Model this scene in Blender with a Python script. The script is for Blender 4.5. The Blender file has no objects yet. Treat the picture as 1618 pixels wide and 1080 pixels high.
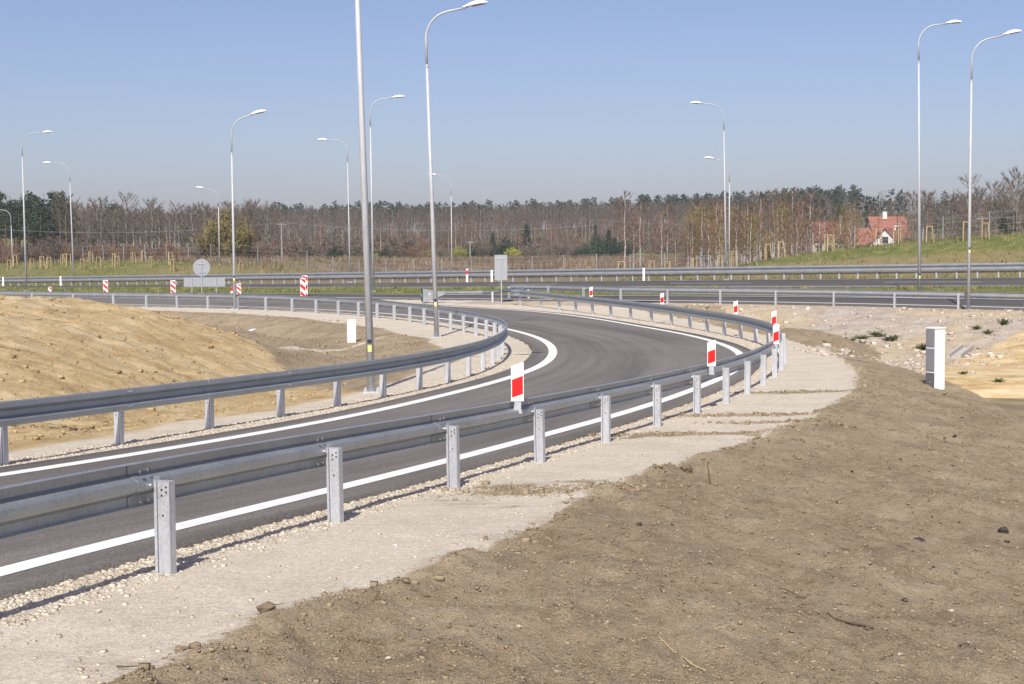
import bpy, math, random
import numpy as np
from mathutils import Matrix, Vector
R_ = math.radians
random.seed(7)
rng = np.random.default_rng(7)
scn = bpy.context.scene
col = scn.collection

# ------------------------------------------------------------------ camera
cam = bpy.data.cameras.new('camera')
cam.sensor_width = 36.0
cam.lens = 2400 / 1618 * 36.0
cam.clip_start = 0.2
cam.clip_end = 6000
camo = bpy.data.objects.new('camera', cam)
col.objects.link(camo)
EYE = 3.0
pit = math.atan(150 / 2400)
rol = R_(0.4)
Fv = Vector((0, math.cos(pit), -math.sin(pit)))
U0 = Vector((0, math.sin(pit), math.cos(pit)))
R0 = Vector((1, 0, 0))
Rv = math.cos(rol) * R0 - math.sin(rol) * U0
Uv = math.sin(rol) * R0 + math.cos(rol) * U0
mw = Matrix.Identity(4)
for i in range(3):
    mw[i][0] = Rv[i]; mw[i][1] = Uv[i]; mw[i][2] = -Fv[i]
mw[2][3] = EYE
camo.matrix_world = mw
scn.camera = camo

# ------------------------------------------------------------------ light
SUN_EL, SUN_AZ = 46.0, 9.0          # sun stands behind the viewer, a little to the left
world = bpy.data.worlds.new('World')
scn.world = world
world.use_nodes = True
wn = world.node_tree.nodes; wl = world.node_tree.links
bg = wn['Background']
sky = wn.new('ShaderNodeTexSky')
sky.sky_type = 'NISHITA'
sky.sun_disc = False
sky.sun_elevation = R_(SUN_EL)
sky.sun_rotation = R_(180 + SUN_AZ)
sky.altitude = 1300
sky.air_density = 1.0
sky.dust_density = 4.4
sky.ozone_density = 5.0
tint = wn.new('ShaderNodeMix'); tint.data_type = 'RGBA'; tint.blend_type = 'MULTIPLY'
tint.inputs[0].default_value = 1.0; tint.inputs[7].default_value = (1.15, .965, .97, 1)
wl.new(sky.outputs[0], tint.inputs[6]); wl.new(tint.outputs[2], bg.inputs[0])
bg.inputs[1].default_value = 0.092
sun = bpy.data.lights.new('sun', 'SUN')
sun.energy = 4.2
sun.angle = R_(0.53)
sun.color = (1.0, 0.94, 0.85)
suno = bpy.data.objects.new('sun', sun)
col.objects.link(suno)
ld = Vector((math.sin(R_(SUN_AZ)) * math.cos(R_(SUN_EL)), math.cos(R_(SUN_AZ)) * math.cos(R_(SUN_EL)), -math.sin(R_(SUN_EL))))
suno.rotation_euler = ld.to_track_quat('-Z', 'Y').to_euler()
suno.location = (-20, -60, 80)
scn.view_settings.view_transform = 'Standard'
scn.view_settings.look = 'None'
scn.view_settings.exposure = 0.45
scn.view_settings.gamma = 1.0
scn.view_settings.use_curve_mapping = False
scn.cycles.max_bounces = 6
scn.cycles.transparent_max_bounces = 6

# ------------------------------------------------------------------ helpers
def tag(o, label=None, cat=None, group=None, kind=None):
    if label: o['label'] = label
    if cat: o['category'] = cat
    if group: o['group'] = group
    if kind: o['kind'] = kind
    return o

def empty(name, loc, label, cat, group=None):
    o = bpy.data.objects.new(name, None)
    o.empty_display_size = 0.2
    o.location = loc
    col.objects.link(o)
    return tag(o, label, cat, group)

def put(name, mesh, parent=None, loc=(0, 0, 0), rot=(0, 0, 0), scale=(1, 1, 1)):
    o = bpy.data.objects.new(name, mesh)
    o.location = loc; o.rotation_euler = rot; o.scale = scale
    if parent is not None: o.parent = parent
    col.objects.link(o)
    return o

class MB:
    """collects simple shapes; build() links them as ONE mesh object"""
    def __init__(s): s.v = []; s.f = []; s.m = []; s.cm = 0
    def add(s, vs, fs):
        n = len(s.v); s.v += [tuple(v) for v in vs]
        for f in fs: s.f.append(tuple(i + n for i in f)); s.m.append(s.cm)
    def box(s, c, d, rz=0, taper=1.0):
        x, y, z = d[0] / 2, d[1] / 2, d[2] / 2
        ca, sa = math.cos(rz), math.sin(rz)
        vs = []
        for zz in (-1, 1):
            k = taper if zz > 0 else 1
            for a, b in ((-1, -1), (1, -1), (1, 1), (-1, 1)):
                px, py = a * x * k, b * y * k
                vs.append((c[0] + px * ca - py * sa, c[1] + px * sa + py * ca, c[2] + zz * z))
        s.add(vs, [(3, 2, 1, 0), (4, 5, 6, 7), (0, 1, 5, 4), (1, 2, 6, 5), (2, 3, 7, 6), (3, 0, 4, 7)])
    def tube(s, pts, rad, sides=8, cap=True):
        pts = [Vector(p) for p in pts]
        if not hasattr(rad, '__len__'): rad = [rad] * len(pts)
        n0 = len(s.v); prev = None
        for i, p in enumerate(pts):
            t = (pts[min(i + 1, len(pts) - 1)] - pts[max(i - 1, 0)])
            if t.length < 1e-9: t = Vector((0, 0, 1))
            t.normalize()
            if prev is None:
                a = Vector((1, 0, 0)) if abs(t.x) < .9 else Vector((0, 1, 0))
                prev = (a - t * a.dot(t)).normalized()
            else:
                prev = (prev - t * prev.dot(t)).normalized()
            b = t.cross(prev)
            for k in range(sides):
                an = 2 * math.pi * k / sides
                s.v.append(tuple(p + (prev * math.cos(an) + b * math.sin(an)) * rad[i]))
        for i in range(len(pts) - 1):
            for k in range(sides):
                a = n0 + i * sides + k; b2 = n0 + i * sides + (k + 1) % sides
                s.f.append((a, b2, b2 + sides, a + sides)); s.m.append(s.cm)
        if cap:
            s.f.append(tuple(n0 + k for k in reversed(range(sides)))); s.m.append(s.cm)
            e = n0 + (len(pts) - 1) * sides
            s.f.append(tuple(e + k for k in range(sides))); s.m.append(s.cm)
    def prism(s, poly, z0, z1):
        n = len(poly)
        vs = [(p[0], p[1], z0) for p in poly] + [(p[0], p[1], z1) for p in poly]
        fs = [tuple(reversed(range(n))), tuple(range(n, 2 * n))]
        fs += [(i, (i + 1) % n, n + (i + 1) % n, n + i) for i in range(n)]
        s.add(vs, fs)
    def mesh(s, name, mats, origin=(0, 0, 0), smooth=False):
        me = bpy.data.meshes.new(name)
        o = origin
        me.from_pydata([(v[0] - o[0], v[1] - o[1], v[2] - o[2]) for v in s.v], [], s.f)
        for m in (mats if isinstance(mats, (list, tuple)) else [mats]): me.materials.append(m)
        if isinstance(mats, (list, tuple)) and len(mats) > 1:
            me.polygons.foreach_set('material_index', s.m)
        if smooth: me.polygons.foreach_set('use_smooth', [True] * len(me.polygons))
        me.update()
        return me
    def build(s, name, mats, parent=None, origin=(0, 0, 0), smooth=False):
        """vertices are world positions; origin becomes the object's own location"""
        me = s.mesh(name, mats, origin, smooth)
        pl = parent.location if parent is not None else Vector((0, 0, 0))
        if parent is not None and parent.parent is not None: pl = pl + parent.parent.location
        return put(name, me, parent, Vector(origin) - pl)

def np_mesh(name, V, Fc, mats, midx=None, smooth=False):
    me = bpy.data.meshes.new(name)
    V = np.asarray(V, dtype=np.float32); Fc = np.asarray(Fc, dtype=np.int32)
    k = Fc.shape[1]
    me.vertices.add(len(V)); me.vertices.foreach_set('co', V.ravel())
    me.loops.add(Fc.size); me.loops.foreach_set('vertex_index', Fc.ravel())
    me.polygons.add(len(Fc))
    me.polygons.foreach_set('loop_start', np.arange(0, Fc.size, k, dtype=np.int32))
    me.polygons.foreach_set('loop_total', np.full(len(Fc), k, dtype=np.int32))
    for m in (mats if isinstance(mats, (list, tuple)) else [mats]): me.materials.append(m)
    if midx is not None: me.polygons.foreach_set('material_index', np.asarray(midx, dtype=np.int32))
    if smooth: me.polygons.foreach_set('use_smooth', np.ones(len(Fc), dtype=bool))
    me.update(calc_edges=True)
    return me

# ------------------------------------------------------------------ materials
class NT:
    def __init__(s, name):
        s.mat = bpy.data.materials.new(name); s.mat.use_nodes = True
        s.t = s.mat.node_tree; s.n = s.t.nodes; s.l = s.t.links
        s.bsdf = s.n['Principled BSDF']
        s.geo = s.n.new('ShaderNodeNewGeometry'); s.tc = s.n.new('ShaderNodeTexCoord')
    def new(s, t, **kw):
        n = s.n.new(t)
        for k, v in kw.items(): setattr(n, k, v)
        return n
    def link(s, a, b): s.l.new(a, b)
    def setin(s, node, i, v):
        if isinstance(v, bpy.types.NodeSocket): s.l.new(v, node.inputs[i])
        else: node.inputs[i].default_value = v
    def noise(s, vec, scale, detail=4, rough=.55, col=False):
        n = s.new('ShaderNodeTexNoise'); s.setin(n, 'Vector', vec); n.inputs['Scale'].default_value = scale
        n.inputs['Detail'].default_value = detail; n.inputs['Roughness'].default_value = rough
        return n.outputs['Color' if col else 'Fac']
    def voro(s, vec, scale, feature='F1', out='Distance', rnd=1.0):
        n = s.new('ShaderNodeTexVoronoi', feature=feature); s.setin(n, 'Vector', vec); n.inputs['Scale'].default_value = scale
        n.inputs['Randomness'].default_value = rnd
        return n.outputs[out]
    def math(s, op, a, b=0.0, c=None, clamp=False):
        n = s.new('ShaderNodeMath', operation=op); n.use_clamp = clamp
        s.setin(n, 0, a); s.setin(n, 1, b)
        if c is not None: s.setin(n, 2, c)
        return n.outputs[0]
    def ramp(s, fac, stops):
        n = s.new('ShaderNodeValToRGB'); s.setin(n, 0, fac)
        e = n.color_ramp.elements
        while len(e) < len(stops): e.new(.5)
        for el, (p, c) in zip(e, stops):
            el.position = p; el.color = (*c, 1) if len(c) == 3 else c
        return n.outputs[0]
    def mix(s, fac, a, b, mode='MIX'):
        n = s.new('ShaderNodeMix', data_type='RGBA', blend_type=mode)
        s.setin(n, 0, fac)
        for i, v in ((6, a), (7, b)):
            if isinstance(v, tuple): n.inputs[i].default_value = (*v, 1) if len(v) == 3 else v
            else: s.l.new(v, n.inputs[i])
        return n.outputs[2]
    def attr(s, name):
        n = s.new('ShaderNodeAttribute'); n.attribute_name = name
        return n.outputs['Fac']
    def scalevec(s, vec, sc):
        n = s.new('ShaderNodeMapping'); s.setin(n, 0, vec); n.inputs['Scale'].default_value = sc
        return n.outputs[0]
    def bump(s, h, strength, dist=.02, normal=None):
        n = s.new('ShaderNodeBump'); n.inputs['Strength'].default_value = 1.0
        s.setin(n, 'Strength', strength); n.inputs['Distance'].default_value = dist
        s.setin(n, 'Height', h)
        if normal is not None: s.l.new(normal, n.inputs['Normal'])
        return n.outputs[0]
    def done(s, color=None, rough=None, metal=None, normal=None, spec=None):
        for nm, v in (('Base Color', color), ('Roughness', rough), ('Metallic', metal), ('Normal', normal), ('Specular IOR Level', spec)):
            if v is None: continue
            if isinstance(v, tuple): s.bsdf.inputs[nm].default_value = (*v, 1)
            else: s.setin(s.bsdf, nm, v)
        return s.mat

def simple(name, c, rough=.7, metal=0, var=.12, scale=6, bump=0, bscale=60, rand=0, spec=.3):
    m = NT(name)
    f = m.noise(m.tc.outputs['Object'], scale, 5)
    lo = tuple(max(0, x * (1 - var)) for x in c); hi = tuple(min(1, x * (1 + var)) for x in c)
    cc = m.ramp(f, [(.3, lo), (.7, hi)])
    if rand:
        oi = m.new('ShaderNodeObjectInfo')
        k = m.math('MULTIPLY_ADD', oi.outputs['Random'], 2 * rand, 1 - rand)
        hs = m.new('ShaderNodeHueSaturation'); m.link(cc, hs.inputs['Color']); m.link(k, hs.inputs['Value'])
        cc = hs.outputs[0]
    nn = None
    if bump: nn = m.bump(m.noise(m.tc.outputs['Object'], bscale, 4), bump, .01)
    return m.done(cc, rough, metal, nn, spec)

def galv(name, c, rough=.42, metal=.75):
    m = NT(name)
    p = m.geo.outputs['Position']
    sp = m.voro(p, 55, out='Color')
    bw = m.new('ShaderNodeRGBToBW'); m.link(sp, bw.inputs[0])
    n1 = m.noise(p, 2.2, 6, .65)
    streak = m.noise(m.scalevec(p, (30, 30, 1.5)), 1.0, 4)
    f = m.math('ADD', m.math('MULTIPLY', bw.outputs[0], .25), m.math('ADD', m.math('MULTIPLY', n1, .55), m.math('MULTIPLY', streak, .35)))
    cc = m.ramp(f, [(.3, tuple(x * .72 for x in c)), (.55, c), (.85, tuple(min(1, x * 1.22) for x in c))])
    rg = m.math('MULTIPLY_ADD', f, .25, rough - .12)
    return m.done(cc, rg, metal, m.bump(n1, .12, .004), .5)

mat_rail = galv('galvanised_beam', (.40, .42, .435), .42, .64)
mat_post = galv('galvanised_post', (.56, .58, .61), .5, .55)
mat_pole = galv('galvanised_pole', (.46, .48, .50), .6, .15)
mat_bolt = simple('bolt_steel', (.16, .16, .17), .45, .7)
mat_boltlight = simple('bolt_zinc', (.6, .6, .6), .35, .8)
mat_hole = simple('dark_hole', (.03, .03, .03), .8)
mat_white = simple('white_sheet', (.80, .80, .79), .35, 0, .02, spec=.5)
mat_red = simple('red_reflective', (.58, .014, .012), .4, 0, .05, spec=.5)
mat_lampwhite = simple('white_luminaire', (.82, .82, .82), .35, 0, .02, spec=.5)
mat_glass = simple('lamp_glass', (.25, .26, .27), .2, 0, .05, spec=.6)
mat_signgrey = simple('grey_sign_back', (.36, .38, .40), .5, .3, .06)
mat_cabw = simple('white_cabinet', (.80, .80, .78), .5, 0, .04, 3)
mat_cabg = simple('grey_cabinet_door', (.22, .22, .24), .55, 0, .06, 3)
mat_cabd = simple('dark_cabinet_base', (.12, .12, .135), .6, 0, .1)
mat_green = simple('green_nose', (.025, .09, .08), .5)
mat_lime = simple('pale_chevron', (.5, .6, .45), .5)
mat_yellow = simple('yellow_label', (.70, .66, .25), .5, 0, .25, 30)
mat_navy = simple('dark_label', (.03, .035, .06), .5)
mat_conc = simple('concrete', (.42, .40, .37), .9, 0, .2, 8, .3)
mat_stake = simple('stake_wood', (.43, .34, .19), .8, 0, .2, 5, rand=.15)
mat_twigb = simple('sapling_twig', (.22, .12, .06), .9)
mat_utility = simple('grey_timber', (.30, .27, .24), .9, 0, .2)
mat_roof = simple('red_tile_roof', (.27, .115, .085), .85, 0, .25, 3)
mat_roof2 = simple('dark_red_roof', (.22, .085, .075), .85, 0, .25, 3)
mat_plaster = simple('white_plaster', (.68, .66, .62), .9, 0, .08)
mat_plaster2 = simple('cream_plaster', (.52, .47, .38), .9, 0, .1)
mat_window = simple('window_glass', (.05, .06, .07), .15, 0, .1, spec=.6)
mat_stick = simple('stick_bark', (.12, .09, .06), .9, 0, .3, 20)
mat_straw = simple('dry_straw', (.55, .42, .22), .9, 0, .2, 20)
mat_darkclod = simple('dark_clod', (.05, .045, .04), .95, 0, .4, 15, .5)
mat_clod = simple('earth_clod', (.20, .15, .10), .95, 0, .3, 15, .5, rand=.2)
mat_palestone = simple('pale_stone', (.50, .43, .35), .85, 0, .2, 15, .3, rand=.2)
mat_weed = simple('weed_leaf', (.10, .125, .04), .8, 0, .5, 8, rand=.35)

def stuffmat(name, cols, rough=.9, scale=9):
    m = NT(name)
    p = m.geo.outputs['Position']
    v = m.voro(p, scale, out='Color')
    bw = m.new('ShaderNodeRGBToBW'); m.link(v, bw.inputs[0])
    n = m.noise(p, 40, 4)
    cc = m.ramp(m.math('ADD', m.math('MULTIPLY', bw.outputs[0], .7), m.math('MULTIPLY', n, .3)), [(.25, cols[0]), (.5, cols[1]), (.75, cols[2])])
    return m.done(cc, rough, 0, None, .2)
mat_gravel = stuffmat('crushed_stone', [(.36, .31, .24), (.50, .44, .35), (.60, .54, .44)], .9, 12)
mat_clods = stuffmat('soil_clods', [(.21, .162, .105), (.275, .216, .144), (.315, .252, .172)], .95, 9)
mat_ochreclods = stuffmat('ochre_clods', [(.24, .165, .08), (.38, .275, .14), (.48, .36, .2)], .95, 3)
mat_slopestone = stuffmat('slope_stones', [(.33, .28, .23), (.46, .40, .34), (.56, .50, .43)], .95, 3)
mat_grass = stuffmat('median_grass', [(.09, .12, .03), (.17, .19, .055), (.30, .27, .11)], .9, 1.2)

def asphalt(name, c0, c1):
    m = NT(name)
    p = m.geo.outputs['Position']
    uv = m.new('ShaderNodeAttribute'); uv.attribute_name = 'uvr'
    v = uv.outputs['Vector']
    st = m.noise(m.scalevec(v, (2.2, .05, 1)), 1.0, 5, .6)
    st2 = m.noise(m.scalevec(v, (.55, .03, 1)), 1.0, 3)
    big = m.noise(p, .25, 4)
    grain = m.noise(p, 70, 4, .75)
    agg = m.voro(p, 85, out='Color')
    bw = m.new('ShaderNodeRGBToBW'); m.link(agg, bw.inputs[0])
    f = m.math('ADD', m.math('MULTIPLY', st, .45), m.math('ADD', m.math('MULTIPLY', st2, .35), m.math('MULTIPLY', big, .2)))
    base = m.ramp(f, [(.41, c0), (.57, c1)])
    g = m.math('ADD', m.math('MULTIPLY', grain, .6), m.math('MULTIPLY', bw.outputs[0], .5))
    cc = m.mix(1.0, base, m.ramp(g, [(.3, (.66, .66, .66)), (.75, (1.46, 1.43, 1.38))]), 'MULTIPLY')
    h = m.math('ADD', grain, bw.outputs[0])
    return m.done(cc, .88, 0, m.bump(h, .2, .004), .06)
mat_asph = asphalt('ramp_asphalt', (.112, .106, .103), (.166, .158, .152))
mat_asph2 = asphalt('motorway_asphalt', (.075, .072, .073), (.10, .096, .095))
def paint(name):
    m = NT(name)
    p = m.geo.outputs['Position']
    n = m.noise(p, 70, 3)
    n2 = m.noise(p, 3, 5)
    cc = m.ramp(m.math('ADD', m.math('MULTIPLY', n, .5), m.math('MULTIPLY', n2, .5)), [(.32, (.46, .455, .44)), (.44, (.72, .72, .70)), (.6, (.80, .80, .79))])
    return m.done(cc, .6, 0, m.bump(n, .5, .006), .4)
mat_paint = paint('road_paint')

def ground_material():
    m = NT('bare_ground')
    p = m.geo.outputs['Position']
    n1 = m.noise(p, 1.1, 6, .6); n2 = m.noise(p, 7, 6, .65); n3 = m.noise(p, 45, 5, .7); nb = m.noise(p, .22, 5)
    flat = m.noise(m.scalevec(p, (.5, 2.2, 1)), 1.0, 5, .6)
    speck = m.voro(p, 42, out='Color'); sb = m.new('ShaderNodeRGBToBW'); m.link(speck, sb.inputs[0])
    def mixn(a, b, c): return m.math('ADD', m.math('MULTIPLY', n1, a), m.math('ADD', m.math('MULTIPLY', n2, b), m.math('MULTIPLY', n3, c)))
    fA = mixn(.35, .3, .35)
    gravel = m.ramp(fA, [(.36, (.40, .34, .26)), (.5, (.56, .495, .395)), (.63, (.66, .60, .495))])
    gravel = m.mix(.35, gravel, m.ramp(sb.outputs[0], [(.2, (.36, .32, .26)), (.6, (.58, .53, .45)), (.9, (.72, .68, .6))]))
    dust = m.math('MULTIPLY', m.math('SUBTRACT', flat, .60), 9.0, clamp=True)
    gravel = m.mix(m.math('MULTIPLY', dust, .65), gravel, (.33, .26, .175))
    dirt = m.ramp(fA, [(.38, (.21, .157, .10)), (.5, (.372, .297, .197)), (.62, (.475, .392, .275))])
    ochre = m.ramp(m.math('ADD', m.math('MULTIPLY', flat, .4), m.math('MULTIPLY', fA, .6)), [(.38, (.30, .20, .095)), (.48, (.51, .38, .20)), (.6, (.68, .56, .36))])
    stony = m.mix(m.math('MULTIPLY', m.math('SUBTRACT', nb, .42), 6.0, clamp=True), m.ramp(fA, [(.38, (.24, .20, .165)), (.5, (.40, .345, .29)), (.62, (.54, .48, .41))]), m.ramp(fA, [(.38, (.33, .26, .16)), (.62, (.55, .46, .32))]))
    nb2 = nb
    grs = m.ramp(mixn(.5, .3, .2), [(.36, (.075, .105, .025)), (.5, (.13, .145, .045)), (.62, (.25, .21, .10))])
    dry = m.ramp(mixn(.4, .35, .25), [(.35, (.15, .125, .055)), (.5, (.21, .175, .085)), (.66, (.28, .235, .125))])
    scrub = m.ramp(m.math('ADD', m.math('MULTIPLY', nb, .5), m.math('MULTIPLY', n1, .5)), [(.36, (.12, .09, .065)), (.52, (.20, .155, .115)), (.68, (.27, .235, .13))])
    n5 = m.noise(p, 115, 3, .7)
    gr = m.ramp(n5, [(.36, (.68, .67, .66)), (.5, (1.0, 1.0, 1.0)), (.64, (1.28, 1.28, 1.27))])
    dirt = m.mix(1.0, dirt, gr, 'MULTIPLY'); gravel = m.mix(.85, gravel, gr, 'MULTIPLY'); ochre = m.mix(.6, ochre, gr, 'MULTIPLY')
    damp = m.math('MULTIPLY', m.math('SUBTRACT', nb, .5), 5.0, clamp=True)
    dirt = m.mix(m.math('MULTIPLY', damp, .35), dirt, (.20, .155, .10))
    jit = m.math('ADD', m.math('MULTIPLY', m.math('SUBTRACT', n1, .5), .9), m.math('ADD', m.math('MULTIPLY', m.math('SUBTRACT', n2, .5), .5), m.math('MULTIPLY', m.math('SUBTRACT', n3, .5), .18)))
    def fac(name, soft, jk):
        a = m.math('ADD', m.attr(name), m.math('MULTIPLY', jit, jk))
        return m.math('MULTIPLY_ADD', a, 1 / soft, .5, clamp=True)
    c = gravel
    c = m.mix(fac('k_stony', .8, 1.5), c, stony)
    c = m.mix(fac('k_dirt', .05, .45), c, dirt)
    c = m.mix(fac('k_ochre', .25, .8), c, ochre)
    c = m.mix(fac('k_scrub', 1.5, 3), c, scrub)
    c = m.mix(fac('k_dry', 1.2, 3), c, dry)
    c = m.mix(fac('k_green', .8, 3), c, grs)
    n4 = m.noise(p, 22, 6, .75)
    h = m.math('ADD', m.math('MULTIPLY', n3, .7), m.math('ADD', m.math('MULTIPLY', sb.outputs[0], .25), m.math('ADD', m.math('MULTIPLY', n4, 1.3), m.math('MULTIPLY', n2, 1.0))))
    rgh = m.math('MULTIPLY_ADD', m.math('MULTIPLY_ADD', m.attr('k_dirt'), 2.0, .5, clamp=True), .4, .5)
    return m.done(c, .95, 0, m.bump(h, rgh, .042), .15)
mat_ground = ground_material()

def water_material():
    m = NT('muddy_water')
    p = m.geo.outputs['Position']
    n = m.noise(p, .8, 4)
    return m.done(m.ramp(n, [(.35, (.16, .115, .04)), (.65, (.30, .23, .095))]), .4, 0, m.bump(m.noise(p, 6, 3), .08, .02), .2)
mat_water = water_material()

# ------------------------------------------------------------------ plan of the place (metres)
def curve(pts, sm=6, per=10):
    P = np.array(pts, float)
    P = np.vstack([2 * P[0] - P[1], P, 2 * P[-1] - P[-2]])
    out = []
    for i in range(1, len(P) - 2):
        a, b, c, d = P[i - 1], P[i], P[i + 1], P[i + 2]
        for k in range(per):
            t = k / per
            out.append(.5 * ((2 * b) + (c - a) * t + (2 * a - 5 * b + 4 * c - d) * t * t + (3 * b - a - 3 * c + d) * t ** 3))
    out.append(P[-2]); out = np.array(out)
    if sm:
        w = np.exp(-.5 * (np.arange(-3 * sm, 3 * sm + 1) / sm) ** 2); w /= w.sum(); h = 3 * sm
        ext = np.vstack([2 * out[0] - out[h:0:-1], out, 2 * out[-1] - out[-2:-h - 2:-1]])
        out = np.stack([np.convolve(ext[:, k], w, 'valid') for k in range(2)], 1)
    return out
def resample(C, n):
    s = np.r_[0, np.cumsum(np.linalg.norm(np.diff(C, axis=0), axis=1))]
    q = np.linspace(0, s[-1], n)
    return np.stack([np.interp(q, s, C[:, 0]), np.interp(q, s, C[:, 1])], 1)
def offset(C, d):
    T = np.gradient(C, axis=0); T /= np.linalg.norm(T, axis=1)[:, None]
    return C + np.stack([-T[:, 1], T[:, 0]], 1) * d      # + = left of travel
def sdist(C, x, y):
    """signed distance to a polyline, + on the left of travel"""
    best = np.full(x.shape, 1e9); sg = np.zeros(x.shape)
    for i in range(len(C) - 1):
        a, b = C[i], C[i + 1]
        ex, ey = b - a; L = ex * ex + ey * ey
        if L < 1e-12: continue
        t = ((x - a[0]) * ex + (y - a[1]) * ey) / L
        tc = np.clip(t, 0, 1)
        if i == 0: tc = np.minimum(t, 1)
        if i == len(C) - 2: tc = np.maximum(t, 0)
        if len(C) == 2: tc = t
        dx = x - a[0] - tc * ex; dy = y - a[1] - tc * ey
        d = dx * dx + dy * dy
        k = d < best
        best = np.where(k, d, best)
        sg = np.where(k, ex * dy - ey * dx, sg)
    return np.sqrt(best) * np.where(sg >= 0, 1, -1)

OUT_RAIL = [(-4.1, 5.2), (-3.28, 7.9), (-2.45, 10.55), (-1.57, 13.2), (-.63, 15.95), (.33, 18.6), (1.31, 21.2), (2.27, 23.6), (3.2, 26.1), (4.0, 28.2), (4.72, 30.3), (5.4, 32.5), (6.05, 34.8), (6.65, 37.3), (7.15, 39.7), (7.55, 42.1), (7.82, 44.4), (7.93, 46.7), (7.9, 49), (7.76, 51.3), (7.52, 53.6), (7.2, 55.9), (6.85, 58.2), (6.4, 60.6), (5.8, 62.9), (5.1, 65.2), (4.4, 67.5), (3.7, 69.8), (3.05, 72.1), (2.35, 74.3), (1.5, 76.6), (.45, 78.9)]
IN_RAIL = [(-8.7, 11.0), (-7.95, 13.6), (-7.15, 16.2), (-6.37, 18.85), (-5.58, 21.4), (-4.76, 23.8), (-3.97, 26), (-3.23, 28), (-2.55, 30), (-1.95, 32), (-1.43, 34), (-1.02, 36), (-.72, 38), (-.5, 40), (-.35, 42), (-.28, 44), (-.28, 46), (-.36, 48), (-.55, 50), (-.86, 52.1), (-1.28, 54.1), (-1.78, 56.2), (-2.35, 58.3), (-2.95, 60.3), (-3.6, 62.3), (-4.3, 64.2), (-5.1, 66), (-6, 67.8), (-7, 69.5), (-8.1, 71.2), (-9.4, 73), (-10.8, 74.9), (-12.4, 76.8), (-14.2, 78.6), (-16, 80.2), (-18, 81.7), (-20, 83.1), (-22, 84.5), (-25, 86.6), (-28, 88.7), (-31, 90.8), (-34, 92.9), (-37, 95), (-40, 97.1)]
IN_LINE = [(-8.1, 11), (-7.4, 13), (-6.6, 15.1), (-5.83, 17.15), (-4.95, 19.4), (-3.85, 22.3), (-2.85, 25), (-1.98, 27.8), (-1.08, 30.9), (-.2, 34), (.42, 36.8), (.85, 39.5), (1.1, 42), (1.22, 44.5), (1.22, 47), (1.12, 49.5), (.88, 52), (.52, 54.5), (.05, 57), (-.62, 59.7), (-1.45, 62.2), (-2.6, 65.2), (-4, 68.1), (-5.7, 71), (-7.8, 74), (-10.3, 77.2), (-13.2, 80.2), (-16.5, 83), (-21, 86.2), (-27, 90.3), (-34, 95.2), (-42, 100.8)]
OUT_LINE = [(-4.9, 6), (-4.22, 8.3), (-3.56, 10.4), (-2.78, 12.8), (-1.85, 15.5), (-.75, 18.6), (.38, 21.7), (1.6, 24.9), (2.72, 28), (3.72, 31), (4.6, 33.7), (5.32, 36.3), (5.92, 39), (6.32, 41.5), (6.55, 44), (6.6, 46.6), (6.5, 49.4), (6.22, 52.3), (5.82, 55.2), (5.28, 58), (4.6, 61), (3.8, 64.3), (2.8, 67.6), (1.55, 70.9), (0, 73.9), (-1.75, 76.7), (-3.76, 79.3)]
DIRT = [(-3.6, 2), (-2.6, 5), (-1.95, 7.35), (-1.5, 8.75), (-1.02, 9.7), (-.5, 10.7), (.35, 13.3), (1.0, 15.8), (1.95, 18), (3.6, 21.6), (5.2, 25.4), (6.8, 30.2), (7.9, 34.5), (8.6, 38.5), (9.1, 43), (9.4, 47.5), (9.1, 52), (8.6, 56), (8.0, 60)]
MOUND = [(-2.9, 30), (-4.3, 36), (-6.2, 43), (-8.3, 47.5), (-11.3, 52), (-17, 57), (-34, 62)]
OCHRE2 = [(8.2, 30), (9.4, 42), (11.2, 46.5), (13.4, 50.5), (15.8, 54.5), (20.7, 60.5), (30, 71)]
cOR = curve(OUT_RAIL); cIR = curve(IN_RAIL)
cIL = curve(IN_LINE); cOL = curve(OUT_LINE)
cIA = offset(cIL, .62)
cOA = curve([tuple(q) for q in offset(cOL, -.5)[::10]] + [(-5.4, 82.4), (-7.3, 87), (-9.8, 91.4), (-19.1, 97.9), (-35.5, 109.3), (-46, 116.6)], 4)
cDIRT = curve(DIRT, 4); cMOUND = curve(MOUND, 6); cOCH = curve(OCHRE2, 6)

u = np.array([-.82, .57]); u /= np.linalg.norm(u)       # the motorway runs along u
nv = np.array([-u[1], -abs(u[0])])                      # towards the ramp
B0 = np.array([29., 97.])                               # foot of the far barrier
def ts(x, y): return (x - B0[0]) * u[0] + (y - B0[1]) * u[1], (x - B0[0]) * nv[0] + (y - B0[1]) * nv[1]
def mw_pt(t, p): return B0[0] + t * u[0] + p * nv[0], B0[1] + t * u[1] + p * nv[1]
GY = [-20, 0, 7, 10.6, 13, 16.5, 20, 24, 28, 33, 40, 60, 80]
GZ = [1.0, 1.0, .9, .77, .64, .46, .32, .2, .1, .02, -.06, -.15, -.15]
def ss(a): a = np.clip(a, 0, 1); return a * a * (3 - 2 * a)
def Mz(x, y):
    t, p = ts(x, y)
    zb = .88 - 1.36 * np.clip(t, -80, 160) / 93
    cf = np.clip(.026 * (1 - t / 80), 0, .03)
    return zb - cf * np.clip(p, 0, 34)
GYd = np.linspace(-20, 80, 401); GZd = np.interp(GYd, GY, GZ)
_w = np.exp(-.5 * (np.arange(-24, 25) / 8.) ** 2); _w /= _w.sum()
GZd = np.convolve(np.pad(GZd, 24, mode='edge'), _w, 'valid')
def G(x, y):
    a = np.interp(y, GYd, GZd)
    w = ss((y - 55) / 25)
    return a * (1 - w) + Mz(x, y) * w
def G1(x, y): return float(G(np.array([x]), np.array([y]))[0])

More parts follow.
